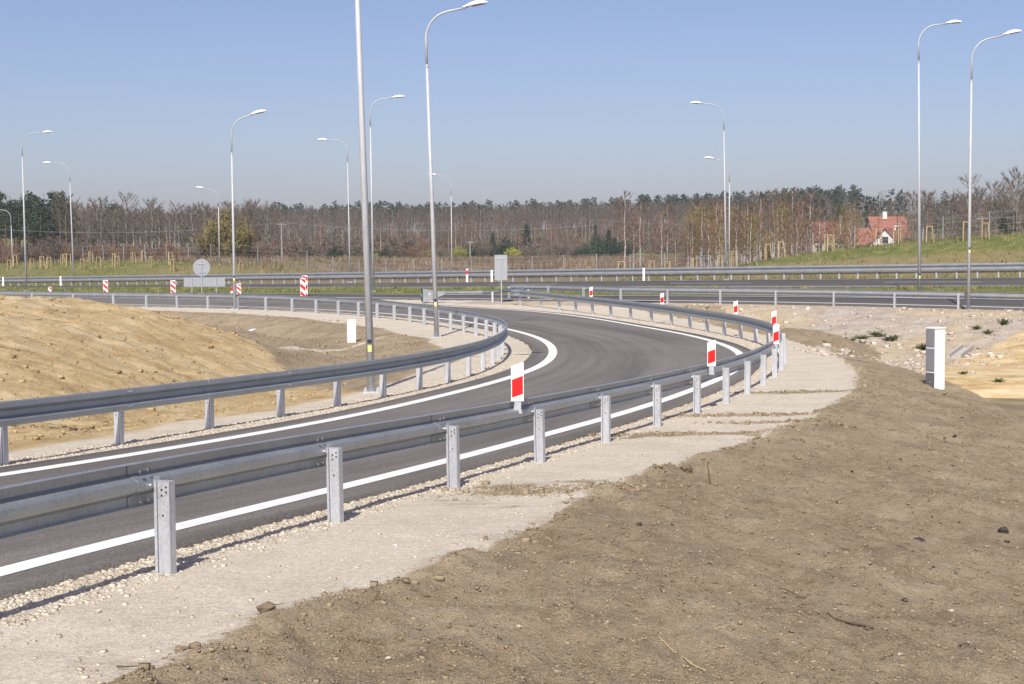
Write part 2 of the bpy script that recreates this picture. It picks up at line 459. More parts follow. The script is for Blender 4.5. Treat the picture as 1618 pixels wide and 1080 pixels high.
_perm = rng.random((512, 512))
def vnoise(x, y):
    xi = np.floor(x).astype(int); yi = np.floor(y).astype(int)
    fx = x - xi; fy = y - yi
    fx = fx * fx * (3 - 2 * fx); fy = fy * fy * (3 - 2 * fy)
    a = _perm[xi % 512, yi % 512]; b = _perm[(xi + 1) % 512, yi % 512]
    c = _perm[xi % 512, (yi + 1) % 512]; d = _perm[(xi + 1) % 512, (yi + 1) % 512]
    return (a * (1 - fx) + b * fx) * (1 - fy) + (c * (1 - fx) + d * fx) * fy - .5
def fbm(x, y, s, o=4):
    r = 0; a = 1.0
    for k in range(o):
        r = r + a * vnoise(x / s + 17.3 * k, y / s + 5.1 * k); s *= .5; a *= .5
    return r

def terrain(x, y):
    """height and material zones of the ground sheet at (x, y)"""
    t, p = ts(x, y)
    g = G(x, y)
    near = y < 130
    sIA = sdist(cIA[::4], x, y); sOA = sdist(cOA[::4], x, y)
    sIR = sdist(cIR[::5], x, y); sOR = sdist(cOR[::5], x, y)
    sD = -sdist(cDIRT[::3], x, y)                        # + beyond the gravel verge (outer side)
    kM = sdist(cMOUND[::4], x, y)
    kO2 = -sdist(cOCH[::4], x, y)
    road = np.minimum(-sIA, sOA)                         # + inside the carriageway
    inside = (sIA > 0) & (p > 15)
    outside = (sOA < 0) & (p > 20)
    z = g - .035
    # inside the loop
    vw = np.interp(y, [0, 33, 40, 52, 62, 75, 200], [1.0, 1.05, 1.7, 1.9, 2.6, 3.0, 3.0]) + .5 * fbm(x, y, 2.5, 3)
    dI = sIR - vw                                        # + beyond the inner verge
    uu = np.clip((-5 - x) / 13, 0, 1)
    mm = 2.68 * np.sin(np.minimum(uu * 1.3, 1) * math.pi / 2) * ss((64 - y) / 18) * (.62 + .38 * ss((y - 14) / 24))
    tgt = -1.0 + mm + .35 * fbm(x, y, 6, 3) * ss(uu * 3) + .12 * fbm(x, y, 1.6, 3)
    wI = ss(dI / 5.5)
    zin = z * (1 - wI) + tgt * wI
    zin = np.where(dI > 0, zin + np.where(kM > 0, .15 * fbm(x, y, .45, 4) + .05 * fbm(x * .5 + y * .9, (x - y * .3) * .25, .5, 3), .05 * fbm(x, y, .5, 3)) * ss(dI / .5), zin)
    z = np.where(inside, zin, z)
    # outside: spread topsoil, its brow and the ditch towards the motorway
    dd = np.clip(sD, 0, 40)
    e = np.clip(sD, -.3, 1)
    clod = fbm(x, y, .55, 4); fine = fbm(x + 40, y, .16, 3)
    fur = fbm(x * 1.0 + y * .45, (y - x * .5) * .28, .3, 3)
    ease = ss((sD + .12) / .3)
    zo = z + ease * (.045 + .05 * clod + .05 * fine + .09 * fur + .06 * fbm(x * .8 + y * .5, (y - x * .5) * .4, 1.4, 3) + .02 * fbm(x + 9, y + 3, .09, 2)) + .05 * np.exp(-(sD / .25) ** 2) * np.clip(clod * 2 + .5, 0, 1.2)
    zo = zo - .125 * np.clip(dd, 0, 9) - .002 * np.clip(dd, 0, 9) ** 2 * (y < 60)
    brow = x - (np.interp(y, [0, 12, 24, 28, 35, 40, 60], [7.8, 8.2, 9.0, 9.4, 9.9, 10.0, 9.6]) + .25 * fbm(x, y, 5, 2))
    fade = ss((58 - y) / 10)
    zo = zo - fade * np.where(brow > 0, .5 * brow * ss(brow / 1.3), 0)
    pe = np.sqrt(((x - 14.3) / 4.6) ** 2 + ((y - 39.5) / 6.8) ** 2)
    floor = -1.95 + .75 * ss((pe - .55) / .7) + .1 * fbm(x, y, 3, 3)
    up = np.clip((34 - p), 0, 12)
    bank = Mz(x, y) - .03 - np.clip(p - 29.6, 0, 60) * .105 + .34 * fbm(x, y, 3.2, 4) * ss((p - 30) / 3) + .12 * fbm(x, y, .7, 3) * ss((p - 29) / 2)
    rise2 = np.where(kO2 > 0, ss(kO2 / 6) * .35, 0)
    ditch = np.maximum(floor, bank + rise2)
    wR = ss((x - 8.6) / 2.4)
    zo = np.where((x > 8.6) & (y > 16), np.maximum(zo, ditch * wR + zo * (1 - wR)), zo)
    dip = ss((sD - .2) / 2) * ss((y - 44) / 6) * ss((p - 30) / 3) * .3
    zo = np.where(x < 12, zo - dip * (x > 4), zo)
    zo = np.where(p < 29.6, z, zo)
    z = np.where(outside & ~inside, zo, z)
    # verge relief
    z = z + .012 * fbm(x, y, .35, 3) * (y < 60)
    # beneath carriageways
    uroad = ss((road + .02) / .12)
    z = np.where(road > -.02, np.minimum(z, g - .035 - .14 * uroad), z)
    m1 = np.minimum(p - .9, 11.9 - p); m2 = np.minimum(p - 21.4, 27.2 - p)
    mroad = np.maximum(m1, m2)
    z = np.where(mroad > -.05, Mz(x, y) * ss((y - 55) / 25) + np.interp(y, GYd, GZd) * (1 - ss((y - 55) / 25)) - .035 - .12 * ss((mroad + .05) / .3), z)
    # beyond the far barrier
    q = -p
    crest = np.interp(t, [-60, -25, -8, 0, 14, 19.4, 22.5, 29, 70, 74, 80, 91, 103, 130], [3.4, 3.4, 3.1, 2.85, 2.05, 1.35, .7, 0, 0, .15, 1.3, 2.1, 2.25, 2.3])
    zf = Mz(x, y) + crest * ss((q - 2) / 12)
    fieldz = .55 + ss((y - 260) / 380) * (9.0 + 6 * ss((x + 20) / 170)) + .8 * ss((y - 700) / 800)
    wf = ss((q - 20) / 60)
    zf = zf * (1 - wf) + (fieldz + crest * .25 * ss((300 - y) / 100)) * wf + .12 * fbm(x, y, 4, 3) * ss((q - 2) / 4)
    z = np.where(p < -1.2, zf, z)
    # zones
    kd = np.where(inside, np.where(dI > -2, dI, -2), np.where(outside, sD, -2))
    kd = np.where(p < 29, -2, kd)
    # trails of soil carried across the verge
    for (tx, ty, r, w) in ((.3, 15.6, 1.5, .28), (2.6, 22.4, 2.2, .12), (4.0, 25.6, 2.4, .14), (5.6, 30.6, 2.0, .10), (4.4, 24.2, 1.5, .1)):
        el = 1 - np.sqrt(((x - tx) / r) ** 2 + ((y - ty - .10 * (x - tx)) / (w * 3.2)) ** 2)
        kd = np.maximum(kd, np.where(outside, el * .4 - .26 + .75 * fbm(x, y * 1.6, .6, 4), -2))
    heap = 1 - np.sqrt(((x - 10.4 - (y - 55) * .08) / 3.0) ** 2 + ((y - 56.5) / 10.5) ** 2)
    kd = np.maximum(kd, np.where(outside & (sOR < -1.2), heap * 3.0 + .4 * fbm(x, y, 1.5, 3), -2))
    z = np.where(outside & (heap > 0) & (sOR < -1.2), z + .25 * ss(heap * 2), z)
    stx = sdist(np.array([(-4.6, 55.2), (-6.0, 51.5), (-7.4, 47.5)]), x, y)
    kd = np.where(inside & (y > 47.5) & (y < 55.2), np.minimum(kd, np.abs(stx) - .16), kd)
    ko = np.where(inside & (dI > -.2), np.minimum(kM, dI + .05), np.where(outside & (x > 9.6) & (y < 75) & (p > 31), np.minimum(kO2, brow - .6), -3))
    kst = np.where((p > 27) & (p < 200) & outside & (x > 4) & (y > 40), np.minimum(x - 8.9, 46 - p), -3)
    kst = np.where((p > 26) & (p < 31) & (t < 18), np.maximum(kst, 1), kst)
    kd = np.where((x > 10.2) & (y > 40) & outside & (heap < 0), -2, kd)
    kst = np.where(heap > 0, -3, kst)
    kg = np.where((p > 11.9) & (p < 21.4), np.minimum(p - 11.9, 20.6 - p) * .8, -4)
    kg = np.where((p < 0) & (crest > .1), np.where(t < 40, np.clip(q - 8.5, -4, 2), np.where(t > 86, .35, -.4)), kg)
    ksc = np.where(p < -1, np.clip(q - np.where(crest < .1, 3.5, 14), -2, 4), -4)
    kdr = np.where((p < -.3) & (crest > .05) & (q < 26), 2.0, np.where((p > -1.5) & (p < .9), 1.0, -4))
    kdr = np.where((p > 11.9) & (p < 21.4), 1.0, kdr)
    kdr = np.where((p < -.3) & (crest <= .05) & (q < 7), 2.0 - (q - 3) * .5, kdr)
    c3 = lambda a: np.clip(a, -4, 4)
    return z, dict(k_dirt=c3(kd), k_ochre=c3(ko), k_stony=c3(kst), k_green=c3(kg), k_scrub=c3(ksc), k_dry=c3(kdr))
def tz(x, y): return float(terrain(np.array([float(x)]), np.array([float(y)]))[0][0])

# ------------------------------------------------------------------ ground sheet
rows = [-12, -8, -4, -1, 1.5, 3.5, 5.0]
y = 5.8
while y < 3200:
    rows.append(y); y += max(.055, .0078 * y)
rows = np.array(rows); NX = 380
aa = np.linspace(-1, 1, NX)
HW = np.where(rows < 0, 7.5, .46 * np.maximum(rows, 0) + 4.5)
X = (HW[:, None] * aa[None, :]); Y = np.repeat(rows[:, None], NX, 1)
Zg, zones = terrain(X.ravel(), Y.ravel())
V = np.stack([X.ravel(), Y.ravel(), Zg], 1)
idx = np.arange(len(rows) * NX).reshape(len(rows), NX)
Fq = np.stack([idx[:-1, :-1].ravel(), idx[:-1, 1:].ravel(), idx[1:, 1:].ravel(), idx[1:, :-1].ravel()], 1)
gm = np_mesh('ground', V, Fq, mat_ground, smooth=True)
for k, a in zones.items():
    at_ = gm.attributes.new(k, 'FLOAT', 'POINT'); at_.data.foreach_set('value', a.astype(np.float32))
tag(put('ground', gm), kind='structure')

# ------------------------------------------------------------------ roads
def strip(name, A, B, mat, dz, n, nx, zf=G, parent=None, skirt=0.0):
    A = resample(A, n); B = resample(B, n)
    k = np.linspace(0, 1, nx)
    P = A[:, None, :] * (1 - k)[None, :, None] + B[:, None, :] * k[None, :, None]
    z = zf(P[..., 0].ravel(), P[..., 1].ravel()) + dz
    Vv = np.concatenate([P.reshape(-1, 2), z[:, None]], 1)
    ii = np.arange(n * nx).reshape(n, nx)
    Ff = np.stack([ii[:-1, :-1].ravel(), ii[1:, :-1].ravel(), ii[1:, 1:].ravel(), ii[:-1, 1:].ravel()], 1)
    wid = np.linalg.norm(B - A, axis=1); s = np.r_[0, np.cumsum(np.linalg.norm(np.diff((A + B) / 2, axis=0), axis=1))]
    uvr = np.stack([(wid[:, None] * k[None, :]).ravel(), np.repeat(s, nx), np.zeros(n * nx)], 1)
    if skirt:
        lo = Vv.copy(); 
        a0 = ii[:, 0]; b0 = ii[:, -1]; base = len(Vv)
        La = Vv[a0].copy(); La[:, 2] -= skirt; Lb = Vv[b0].copy(); Lb[:, 2] -= skirt
        Vv = np.vstack([Vv, La, Lb]); uvr = np.vstack([uvr, uvr[a0], uvr[b0]])
        ja = base + np.arange(n); jb = base + n + np.arange(n)
        Ff = np.vstack([Ff, np.stack([a0[:-1], ja[:-1], ja[1:], a0[1:]], 1), np.stack([b0[:-1], b0[1:], jb[1:], jb[:-1]], 1)])
    # make faces point up
    me = np_mesh(name, Vv, Ff, mat)
    at_ = me.attributes.new('uvr', 'FLOAT_VECTOR', 'POINT'); at_.data.foreach_set('vector', uvr.astype(np.float32).ravel())
    return put(name, me, parent)
def cut(C, y0, y1, first=True):
    return C
ramp = tag(strip('ramp_road', cIA, cOA, mat_asph, .012, 420, 13, skirt=.12), kind='structure')
def mline(p, t0, t1, n=60): return np.array([mw_pt(t, p) for t in np.linspace(t0, t1, n)])
mway = tag(strip('motorway_road', mline(1.0, -40, 150), mline(11.8, -40, 150), mat_asph2, .0, 90, 5, zf=Mz, skirt=.1), kind='structure')
slip = tag(strip('slip_road', mline(21.5, -40, 120), mline(27.2, -40, 120), mat_asph2, .0, 90, 4, skirt=.1), kind='structure')
def line(C, w, parent, dz, zf=G, n=300, name='edge_line'):
    return strip(name, offset(C, w / 2), offset(C, -w / 2), mat_paint, dz, n, 2, zf, parent)
line(cIL, .25, ramp, .017)
line(cOL, .24, ramp, .017)
line(mline(1.6, -40, 150), .22, mway, .006, Mz, 90)
line(mline(11.2, -40, 150), .24, mway, .006, Mz, 90)
for k in range(12):
    line(mline(6.3, -33 + 15.0 * k, -33 + 15.0 * k + 6, 8), .16, mway, .006, Mz, 8, 'lane_dash')
line(mline(22.1, -40, 120), .2, slip, .006, n=90)
line(mline(26.4, -40, 30), .24, slip, .006, n=60)

# water in the ditch
wm = MB()
pts = [(14.3 + 5.4 * math.cos(a), 39.5 + 8.0 * math.sin(a)) for a in np.linspace(0, 2 * math.pi, 28)[:-1]]
wm.add([(a, b, -1.62) for a, b in pts], [tuple(range(len(pts)))])
tag(wm.build('ditch_water', mat_water), kind='structure')

# ------------------------------------------------------------------ guardrails
PROF = [(.040, .150), (.066, .157), (.080, .140), (.083, .082), (.052, .058), (.014, .045), (.002, .030), (.0, .0), (.002, -.030), (.014, -.045), (.052, -.058), (.083, -.082), (.080, -.140), (.066, -.157), (.040, -.150)]
def beam(name, C, side, z0, parent, zf=G, back=.065, prof=PROF, proud=0.0, mat=mat_rail, th=.005, zlift=None, ks=1.0):
    """a pressed rail swept along C; side=+1 puts its face to the left of travel"""
    T = np.gradient(C, axis=0); T /= np.linalg.norm(T, axis=1)[:, None]
    N = np.stack([-T[:, 1], T[:, 0]], 1) * side
    zz = zf(C[:, 0], C[:, 1])
    front = [(back + (o + proud) * ks, z0 + z * ks) for o, z in prof]
    bk = [(back + (o + proud) * ks - th, z0 + z * ks * (1 - th * 3)) for o, z in reversed(prof)]
    loop = front + bk; m = len(loop); mb = MB()
    vs = []
    for i in range(len(C)):
        for o, z in loop:
            vs.append((C[i, 0] + N[i, 0] * o, C[i, 1] + N[i, 1] * o, zz[i] + z + (zlift[i] if zlift is not None else 0)))
    fs = []
    for i in range(len(C) - 1):
        for k in range(m):
            a = i * m + k; b = i * m + (k + 1) % m
            fs.append((a, b, b + m, a + m) if side > 0 else (a, a + m, b + m, b))
    h = m // 2
    for e in (0, (len(C) - 1) * m):
        for k in range(h - 1): fs.append((e + k, e + k + 1, e + m - 2 - k, e + m - 1 - k))
    mb.add(vs, fs)
    c = C[len(C) // 2]
    return mb.build(name, mat, parent, (c[0], c[1], float(zf(np.array([c[0]]), np.array([c[1]]))[0]) + z0))
pm = MB()
pm.prism([(-.045, -.048), (-.036, -.058), (.045, -.058), (.045, .058), (-.045, .058), (-.045, .037), (-.018, .035), (-.018, .029), (-.045, .027), (-.045, .004), (-.041, .002), (-.041, -.003), (-.045, -.005)], -.25, .655)
post_mesh = pm.mesh('post', mat_post)
hb = MB(); hb.tube([(0, 0, 0), (0, .018, 0)], .017, 6)
bolt_mesh = hb.mesh('bolt', mat_bolt)
hb = MB(); hb.tube([(0, 0, 0), (0, .014, 0)], .014, 6)
boltl_mesh = hb.mesh('bolt', mat_boltlight)
hb = MB(); hb.tube([(0, 0, 0), (.003, 0, 0)], .008, 6)
hole_mesh = hb.mesh('bolt_hole', mat_hole)
sb = MB(); sb.box((0, .062, .61), (.07, .012, .09)); 
spacer_mesh = sb.mesh('spacer', mat_post)

def guardrail(name, C, ctrl_n, side, label, cat, per=10, z0=.61, detail=9, group=None):
    o0 = C[0]; root = empty(name, (o0[0], o0[1], G1(*o0)), label, cat, group)
    T = np.gradient(C, axis=0)
    for i in range(ctrl_n):
        k = min(i * per, len(C) - 1)
        x, yy = C[k]; z = G1(x, yy); ang = math.atan2(T[k, 1], T[k, 0])
        loc = Vector((x, yy, z - .03)) - root.location
        flip = 0 if side > 0 else math.pi
        jig = (random.uniform(-.012, .012), random.uniform(-.012, .012), ang)
        po = put('post', post_mesh, root, loc, jig, (1, side, 1))
        put('spacer', spacer_mesh, root, loc + Vector((0, 0, .03)), (0, 0, ang), (1, side, 1))
        if i < detail:
            for hx, hz in ((.006, .60), (.006, .56), (-.028, .62), (-.028, .585), (.0, .42)):
                put('bolt_hole', hole_mesh, po, (-.0475, hx - .012, hz))
            if side > 0:
                # bolts on the back of the lap joint
                nx, ny = -math.sin(ang), math.cos(ang); tx, ty = math.cos(ang), math.sin(ang)
                for al, zz_, off, me in ((-.10, .105, .058, bolt_mesh), (-.20, .105, .058, bolt_mesh), (-.10, -.108, .058, bolt_mesh), (-.20, -.108, .058, bolt_mesh), (-.085, -.005, .050, boltl_mesh)):
                    q = Vector((x + tx * al + nx * (off + .012), yy + ty * al + ny * (off + .012), z + z0 + zz_)) - root.location
                    put('bolt', me, root, q, (0, 0, ang + math.pi))
            else:
                nx, ny = math.sin(ang), -math.cos(ang); tx, ty = math.cos(ang), math.sin(ang)
                for al in (.05, .12):
                    for zz_ in (.105, -.105):
                        q = Vector((x + tx * al + nx * (.065 + .082), yy + ty * al + ny * (.065 + .082), z + z0 + zz_)) - root.location
                        put('bolt', boltl_mesh, root, q, (0, 0, ang + math.pi), (.8, .6, .8))
        if i < ctrl_n - 1:
            a, b = i * per, min((i + 1) * per, len(C) - 1)
            seg = C[a:b + 1].copy()
            ext = seg[0] + (seg[0] - seg[1]) / np.linalg.norm(seg[0] - seg[1]) * .24
            seg = np.vstack([ext, seg])
            beam('rail_beam', seg[:: 1], side, z0, root, proud=.007 * (i % 2))
    return root
outer = guardrail('guardrail', cOR, len(OUT_RAIL), 1, 'galvanised guardrail along the outer side of the curved ramp, carrying red and white markers', 'guardrail')
inner = guardrail('guardrail', cIR, len(IN_RAIL), -1, 'galvanised guardrail hugging the inner side of the hairpin around the sand mound', 'guardrail', detail=8)

def small_rail(name, C, step, label, z0, ks, post_h, side=1, second=None, zf=G, pw=1.0):
    L = np.r_[0, np.cumsum(np.linalg.norm(np.diff(C, axis=0), axis=1))]
    n = int(L[-1] / step) + 1
    o0 = C[0]; z_ = float(zf(np.array([o0[0]]), np.array([o0[1]]))[0])
    root = empty(name, (o0[0], o0[1], z_), label, 'guardrail')
    P = np.stack([np.interp(np.arange(n) * step, L, C[:, 0]), np.interp(np.arange(n) * step, L, C[:, 1])], 1)
    T = np.gradient(P, axis=0)
    for i in range(n):
        zz = float(zf(P[i:i + 1, 0], P[i:i + 1, 1])[0]); ang = math.atan2(T[i, 1], T[i, 0])
        put('post', post_mesh, root, Vector((P[i, 0], P[i, 1], zz - .03)) - root.location, (0, 0, ang), (pw, pw * side, post_h / .655))
    blk = 3
    for i in range(0, n - 1, blk):
        seg = P[i:min(i + blk, n - 1) + 1]
        if len(seg) < 2: continue
        beam('rail_beam', seg, side, z0, root, zf=zf, ks=ks, proud=.004 * ((i // blk) % 2))
        if second: beam('lower_rail', seg, -side, second[0], root, zf=zf, ks=second[1], back=.07)
    return root
# motorway near-side rail (seen from behind), with its flared start at the gore
nr = [mw_pt(t, 28.1) for t in np.linspace(-32, 10, 30)] + [(2.9, 84.3), (.9, 85.6), (-.15, 86.2)]
small_rail('guardrail', curve(nr, 5, 4)[::-1], 3.0, 'straight galvanised guardrail seen from behind on top of the stony bank', .63, 1.05, .72, side=1)
small_rail('guardrail', mline(0, -34, 140, 60), 1.33, 'long far barrier with close-set posts on the opposite side of the motorway', .655, 1.45, .56, side=1, second=(.33, .35), zf=Mz)

# ------------------------------------------------------------------ red and white markers on the guardrail
def marker(x, y, zb, label, rz=0, h=.47, w=.152):
    root = empty('guardrail_marker', (x, y, zb), label, 'marker', 'red and white markers on the outer guardrail')
    mb = MB(); th = .006
    poly = [(-w / 2, 0), (w / 2, 0), (w / 2, h), (-w / 2, h - .045)]
    def quad(poly, y0, y1):
        vs = [(a, y0, b + .13) for a, b in poly] + [(a, y1, b + .13) for a, b in poly]
        return vs, [(0, 1, 2, 3), (7, 6, 5, 4), (0, 4, 5, 1), (1, 5, 6, 2), (2, 6, 7, 3), (3, 7, 4, 0)]
    mb.add(*quad(poly, -th, th))
    pl = put('plate', mb.mesh('plate', mat_white), root, (0, 0, 0), (0, 0, rz))
    mb = MB(); k = w / 2 - .010
    mb.add(*quad([(-k, .045), (k, .088), (k, .305), (-k, .258)], -th - .003, -th + .001))
    put('red_band', mb.mesh('red_band', mat_red), pl)
    mb = MB(); mb.box((.0, .02, .07), (.088, .035, .18)); mb.box((.03, .055, .0), (.05, .08, .05))
    put('bracket', mb.mesh('bracket', mat_post), root, (0, 0, 0), (0, 0, rz))
    mb = MB()
    for sx in (-.045, .025): mb.tube([(sx, -th - .003, .155), (sx, -th, .155)], .005, 6)
    put('rivet', mb.mesh('rivet', mat_bolt), pl)
    return root
def railpt(yq, back=False):
    k0 = np.argmax(cOR[:, 0]); seg = cOR[k0:] if back else cOR[:k0 + 1]
    i = np.argmin(abs(seg[:, 1] - yq)); return seg[i]
for yq, bk, dx, zl, lab in ((17.95, False, -.08, .63, 'red and white marker plate beside the guardrail post opposite the soil spill on the verge'),
                            (26.9, False, .03, .60, 'red and white marker plate on the guardrail before the bend, overlapping the outer white line'),
                            (35.7, False, -.05, .56, 'red and white marker plate on the bend of the guardrail, in front of another plate'),
                            (45.5, False, .0, .53, 'red and white marker plate at the tip of the bend, half hidden by another plate'),
                            (52.4, True, .1, .62, 'red and white marker plate just past the bend, in front of the brown soil heap'),
                            (62.0, True, .1, .62, 'red and white marker plate midway along the far part of the curved guardrail'),
                            (70.3, True, .1, .62, 'red and white marker plate farthest along the curved guardrail, near the motorway')):
    q = railpt(yq, bk)
    marker(q[0] + dx, q[1], G1(*q) + zl, lab, R_(6))

# ------------------------------------------------------------------ street lamps
def luminaire_mesh():
    mb = MB(); n = 9; m = 10; L = .80
    for i in range(n):
        s = i / (n - 1); wv = .16 * math.sin(math.pi * min(1, .12 + s * .86)) ** .6; hv = .15 * math.sin(math.pi * min(1, .1 + s * .85)) ** .7
        for k in range(m):
            a = math.pi * k / (m - 1)
            mb.v.append((s * L, math.cos(a) * wv, math.sin(a) * hv + .02))
    for i in range(n - 1):
        for k in range(m - 1):
            a = i * m + k; mb.f.append((a, a + m, a + m + 1, a + 1)); mb.m.append(0)
    for i in range(n - 1):
        a = i * m; mb.f.append((a, a + m - 1, a + 2 * m - 1, a + m)); mb.m.append(0)
    mb.f.append(tuple(range(m))); mb.m.append(0); e = (n - 1) * m
    mb.f.append(tuple(e + k for k in reversed(range(m)))); mb.m.append(0)
    return mb.mesh('luminaire', mat_lampwhite, smooth=True)
lum_mesh = luminaire_mesh()
gb = MB(); gb.box((.47, 0, .008), (.5, .2, .03), taper=.8)
lens_mesh = gb.mesh('lamp_lens', mat_glass)
gb = MB(); gb.tube([(-.1, 0, .03), (.1, 0, .045)], .05, 8)
sock_mesh = gb.mesh('socket', mat_signgrey)
def lamp(x, y, z, h, d, label, lean=0.0, r0=.095, arm=1.55, stick=None, az=0.0, tilt=8):
    root = empty('street_lamp', (x, y, z), label, 'street lamp', 'galvanised lamp posts along the roads')
    root.rotation_euler = (0, R_(lean), 0)
    hp = h - 1.9; r0 = r0 * .66
    mb = MB(); mb.tube([(0, 0, -.1), (0, 0, hp * .5), (0, 0, hp)], [r0, r0 * .78, r0 * .56], 14)
    pole = put('pole', mb.mesh('pole', mat_pole, smooth=True), root)
    mb = MB(); mb.tube([(0, 0, hp - .06), (0, 0, hp + .05)], r0 * .68, 12)
    put('collar', mb.mesh('collar', mat_pole), pole)
    ca, sa = math.cos(R_(az)) * d, math.sin(R_(az))
    pts = [(0, 0, hp)]; ra = .95; tl = R_(tilt)
    for k in range(9):
        a = (math.pi / 2 - tl) * k / 8
        pts.append((ra * (1 - math.cos(a)), 0, h - ra * math.cos(tl) * 1.0 - .05 + ra * math.sin(a)))
    ex, ez = pts[-1][0], pts[-1][2]
    pts.append((ex + (arm - ra) * math.cos(tl), 0, ez + (arm - ra) * math.sin(tl)))
    pts = [(p[0] * ca, p[0] * sa, p[2]) for p in pts]
    mb = MB(); mb.tube(pts, [r0 * .5] * 2 + [r0 * .42] * (len(pts) - 2), 10)
    put('arm', mb.mesh('arm', mat_pole, smooth=True), root)
    end = pts[-1]; rz = math.atan2(sa, ca)
    hd = put('luminaire', lum_mesh, root, end, (0, -tl * .9, rz))
    put('lamp_lens', lens_mesh, hd); put('socket', sock_mesh, hd)
    mb = MB(); mb.box((0, 0, .0), (.34, .34, .05))
    for sx in (-.13, .13):
        for sy in (-.13, .13): mb.tube([(sx, sy, 0), (sx, sy, .1)], .02, 6)
    put('base_plate', mb.mesh('base_plate', mat_post), root)
    if stick:
        zz, c1, c2 = stick
        for (z0_, z1_, mm_) in ((zz, zz + .14, mat_yellow), (zz + .17, zz + .25, mat_navy)):
            mb = MB(); rr = r0 * .97
            n = 6
            for k in range(n + 1):
                a = -math.pi / 2 - .55 + 1.1 * k / n
                mb.v += [(rr * math.cos(a), rr * math.sin(a), z0_), (rr * math.cos(a), rr * math.sin(a), z1_)]
            for k in range(n): mb.f.append((2 * k, 2 * k + 2, 2 * k + 3, 2 * k + 1)); mb.m.append(0)
            put('sticker', mb.mesh('sticker', mm_), pole)
    return root
LAMPS = [
 (-2.92, 31.4, 0, 12.6, 1, 'tall lamp post just behind the inner guardrail, running out of the top of the picture', -1.35, .125, 1.6, (.85, 0, 0), 10, 8),
 (-2.65, 53.45, 0, 11.35, 1, 'leaning lamp post standing on the gravel inside the tip of the hairpin', -1.5, .135, 1.6, (1.1, 0, 0), 0, 10),
 (-14.29, 78.35, 0, 9.9, 1, 'lamp post standing at the far guardrail beyond the sand mound, arm raised', -.1, .12, 1.3, (1.5, 0, 0), 0, 14),
 (-9.23, 101.4, 0, 12.8, 1, 'lamp post on the grass median left of the crash terminal', -.3, .13, 1.6, None, 0, 4),
 (-13.6, 128.1, 0, 12.0, -1, 'lamp post right behind the far barrier opposite the striped boards, arm to the left', -.5, .12, 1.7, None, 0, 1),
 (-5.6, 143.0, 0, 9.65, -1, 'slim lamp post in the scrub beyond the far barrier, by the grey roadside sign', -.1, .10, 1.5, None, 0, 8),
 (-38.6, 120.9, 0, 12.5, 1, 'lamp post on the median grass behind the sand mound', -.3, .125, 1.7, None, 0, 1),
 (-42.7, 148.3, 0, 11.9, -1, 'lamp post behind the far barrier in front of the green bank', -.9, .115, 1.8, None, 0, 2),
 (-58.0, 176.9, 1.0, 8.6, -1, 'lamp post at the edge of the dark pines on the left bank', -.8, .11, 1.6, None, 0, 6),
 (-30.8, 160.5, 0, 9.7, -1, 'lamp post beyond the far barrier in front of the olive-green bush', 0, .11, 1.7, None, 0, 8),
 (15.1, 106.9, 0, 12.3, -1, 'taller of two lamp posts standing close together at the far barrier', -1.0, .12, 1.6, None, 0, 4),
 (17.8, 124.3, .6, 9.5, -1, 'shorter of two lamp posts standing close together, foot in the grassy bank', 0, .105, 1.4, None, 0, 8),
 (21.0, 78.2, 0, 13.8, 1, 'lamp post on the median behind the straight guardrail, below the red-roofed houses', -.75, .13, 1.5, (.9, 0, 0), 0, 4),
 (20.47, 68.05, 0, 12.1, 1, 'lamp post on a dark footing at the top of the stony bank', .1, .125, 1.65, (2.6, 0, 0), 0, 12)]
for (x, y_, dz, h, d, lab, lean, r0, arm, stk, az, tl) in LAMPS:
    zt = tz(x, y_)
    base = zt if dz == 0 else zt
    lamp(x, y_, base, h - (zt - G1(x, y_)), d, lab, lean, r0, arm, stk, az, tl)
mb = MB(); mb.box((20.47, 68.05, tz(20.47, 68.05) - .12), (1.1, .7, .26), R_(4))
tag(mb.build('concrete_footing', mat_cabd, None, (20.47, 68.05, 0)), 'dark concrete footing under the lamp post on the stony bank', 'footing')

# ------------------------------------------------------------------ cabinets
def cabinet(x, y, z, w, d, h, rz, label, dark=True):
    root = empty('utility_cabinet', (x, y, z), label, 'cabinet')
    root.rotation_euler = (0, 0, rz)
    mb = MB(); mb.box((0, 0, h * .5 - .15), (w, d, h + .3)); put('body', mb.mesh('body', mat_cabw), root)
    mb = MB(); mb.box((0, 0, h + .012), (w + .03, d + .03, .03)); put('lid', mb.mesh('lid', mat_cabw), root)
    # grooves on the bright side
    for k in range(4):
        mb = MB(); mb.box((-w / 2 + w * (k + .5) / 4, -d / 2 - .003, h * .52), (.012, .008, h * .9)); put('rib', mb.mesh('rib', mat_cabw), root)
    if dark:
        for z0, z1, mm in ((h * .70, h * .985, mat_cabg), (h * .30, h * .67, mat_cabg), (.02, h * .27, mat_cabd)):
            mb = MB(); mb.box((-w / 2 - .006, 0, (z0 + z1) / 2), (.014, d * .94, z1 - z0))
            dr = put('door', mb.mesh('door', mm), root)
            for k in (-.2, .0, .22):
                mb = MB(); mb.box((-w / 2 - .016, d * k, (z0 + z1) / 2), (.008, .018, (z1 - z0) * .9)); put('door_rib', mb.mesh('door_rib', mm), dr)
        mb = MB(); mb.box((-w / 2 - .012, -.02, .16), (.02, .03, .03)); put('latch', mb.mesh('latch', mat_signgrey), root)
    return root
cabinet(9.50, 34.0, tz(9.50, 34.0) - .03, .31, .27, 1.36, R_(30), 'tall white utility cabinet with dark doors at the edge of the soil bank')
cabinet(-5.75, 54.3, tz(-5.75, 54.3) - .02, .30, .2, .80, R_(14), 'small white utility cabinet on the brown slope inside the hairpin', False)
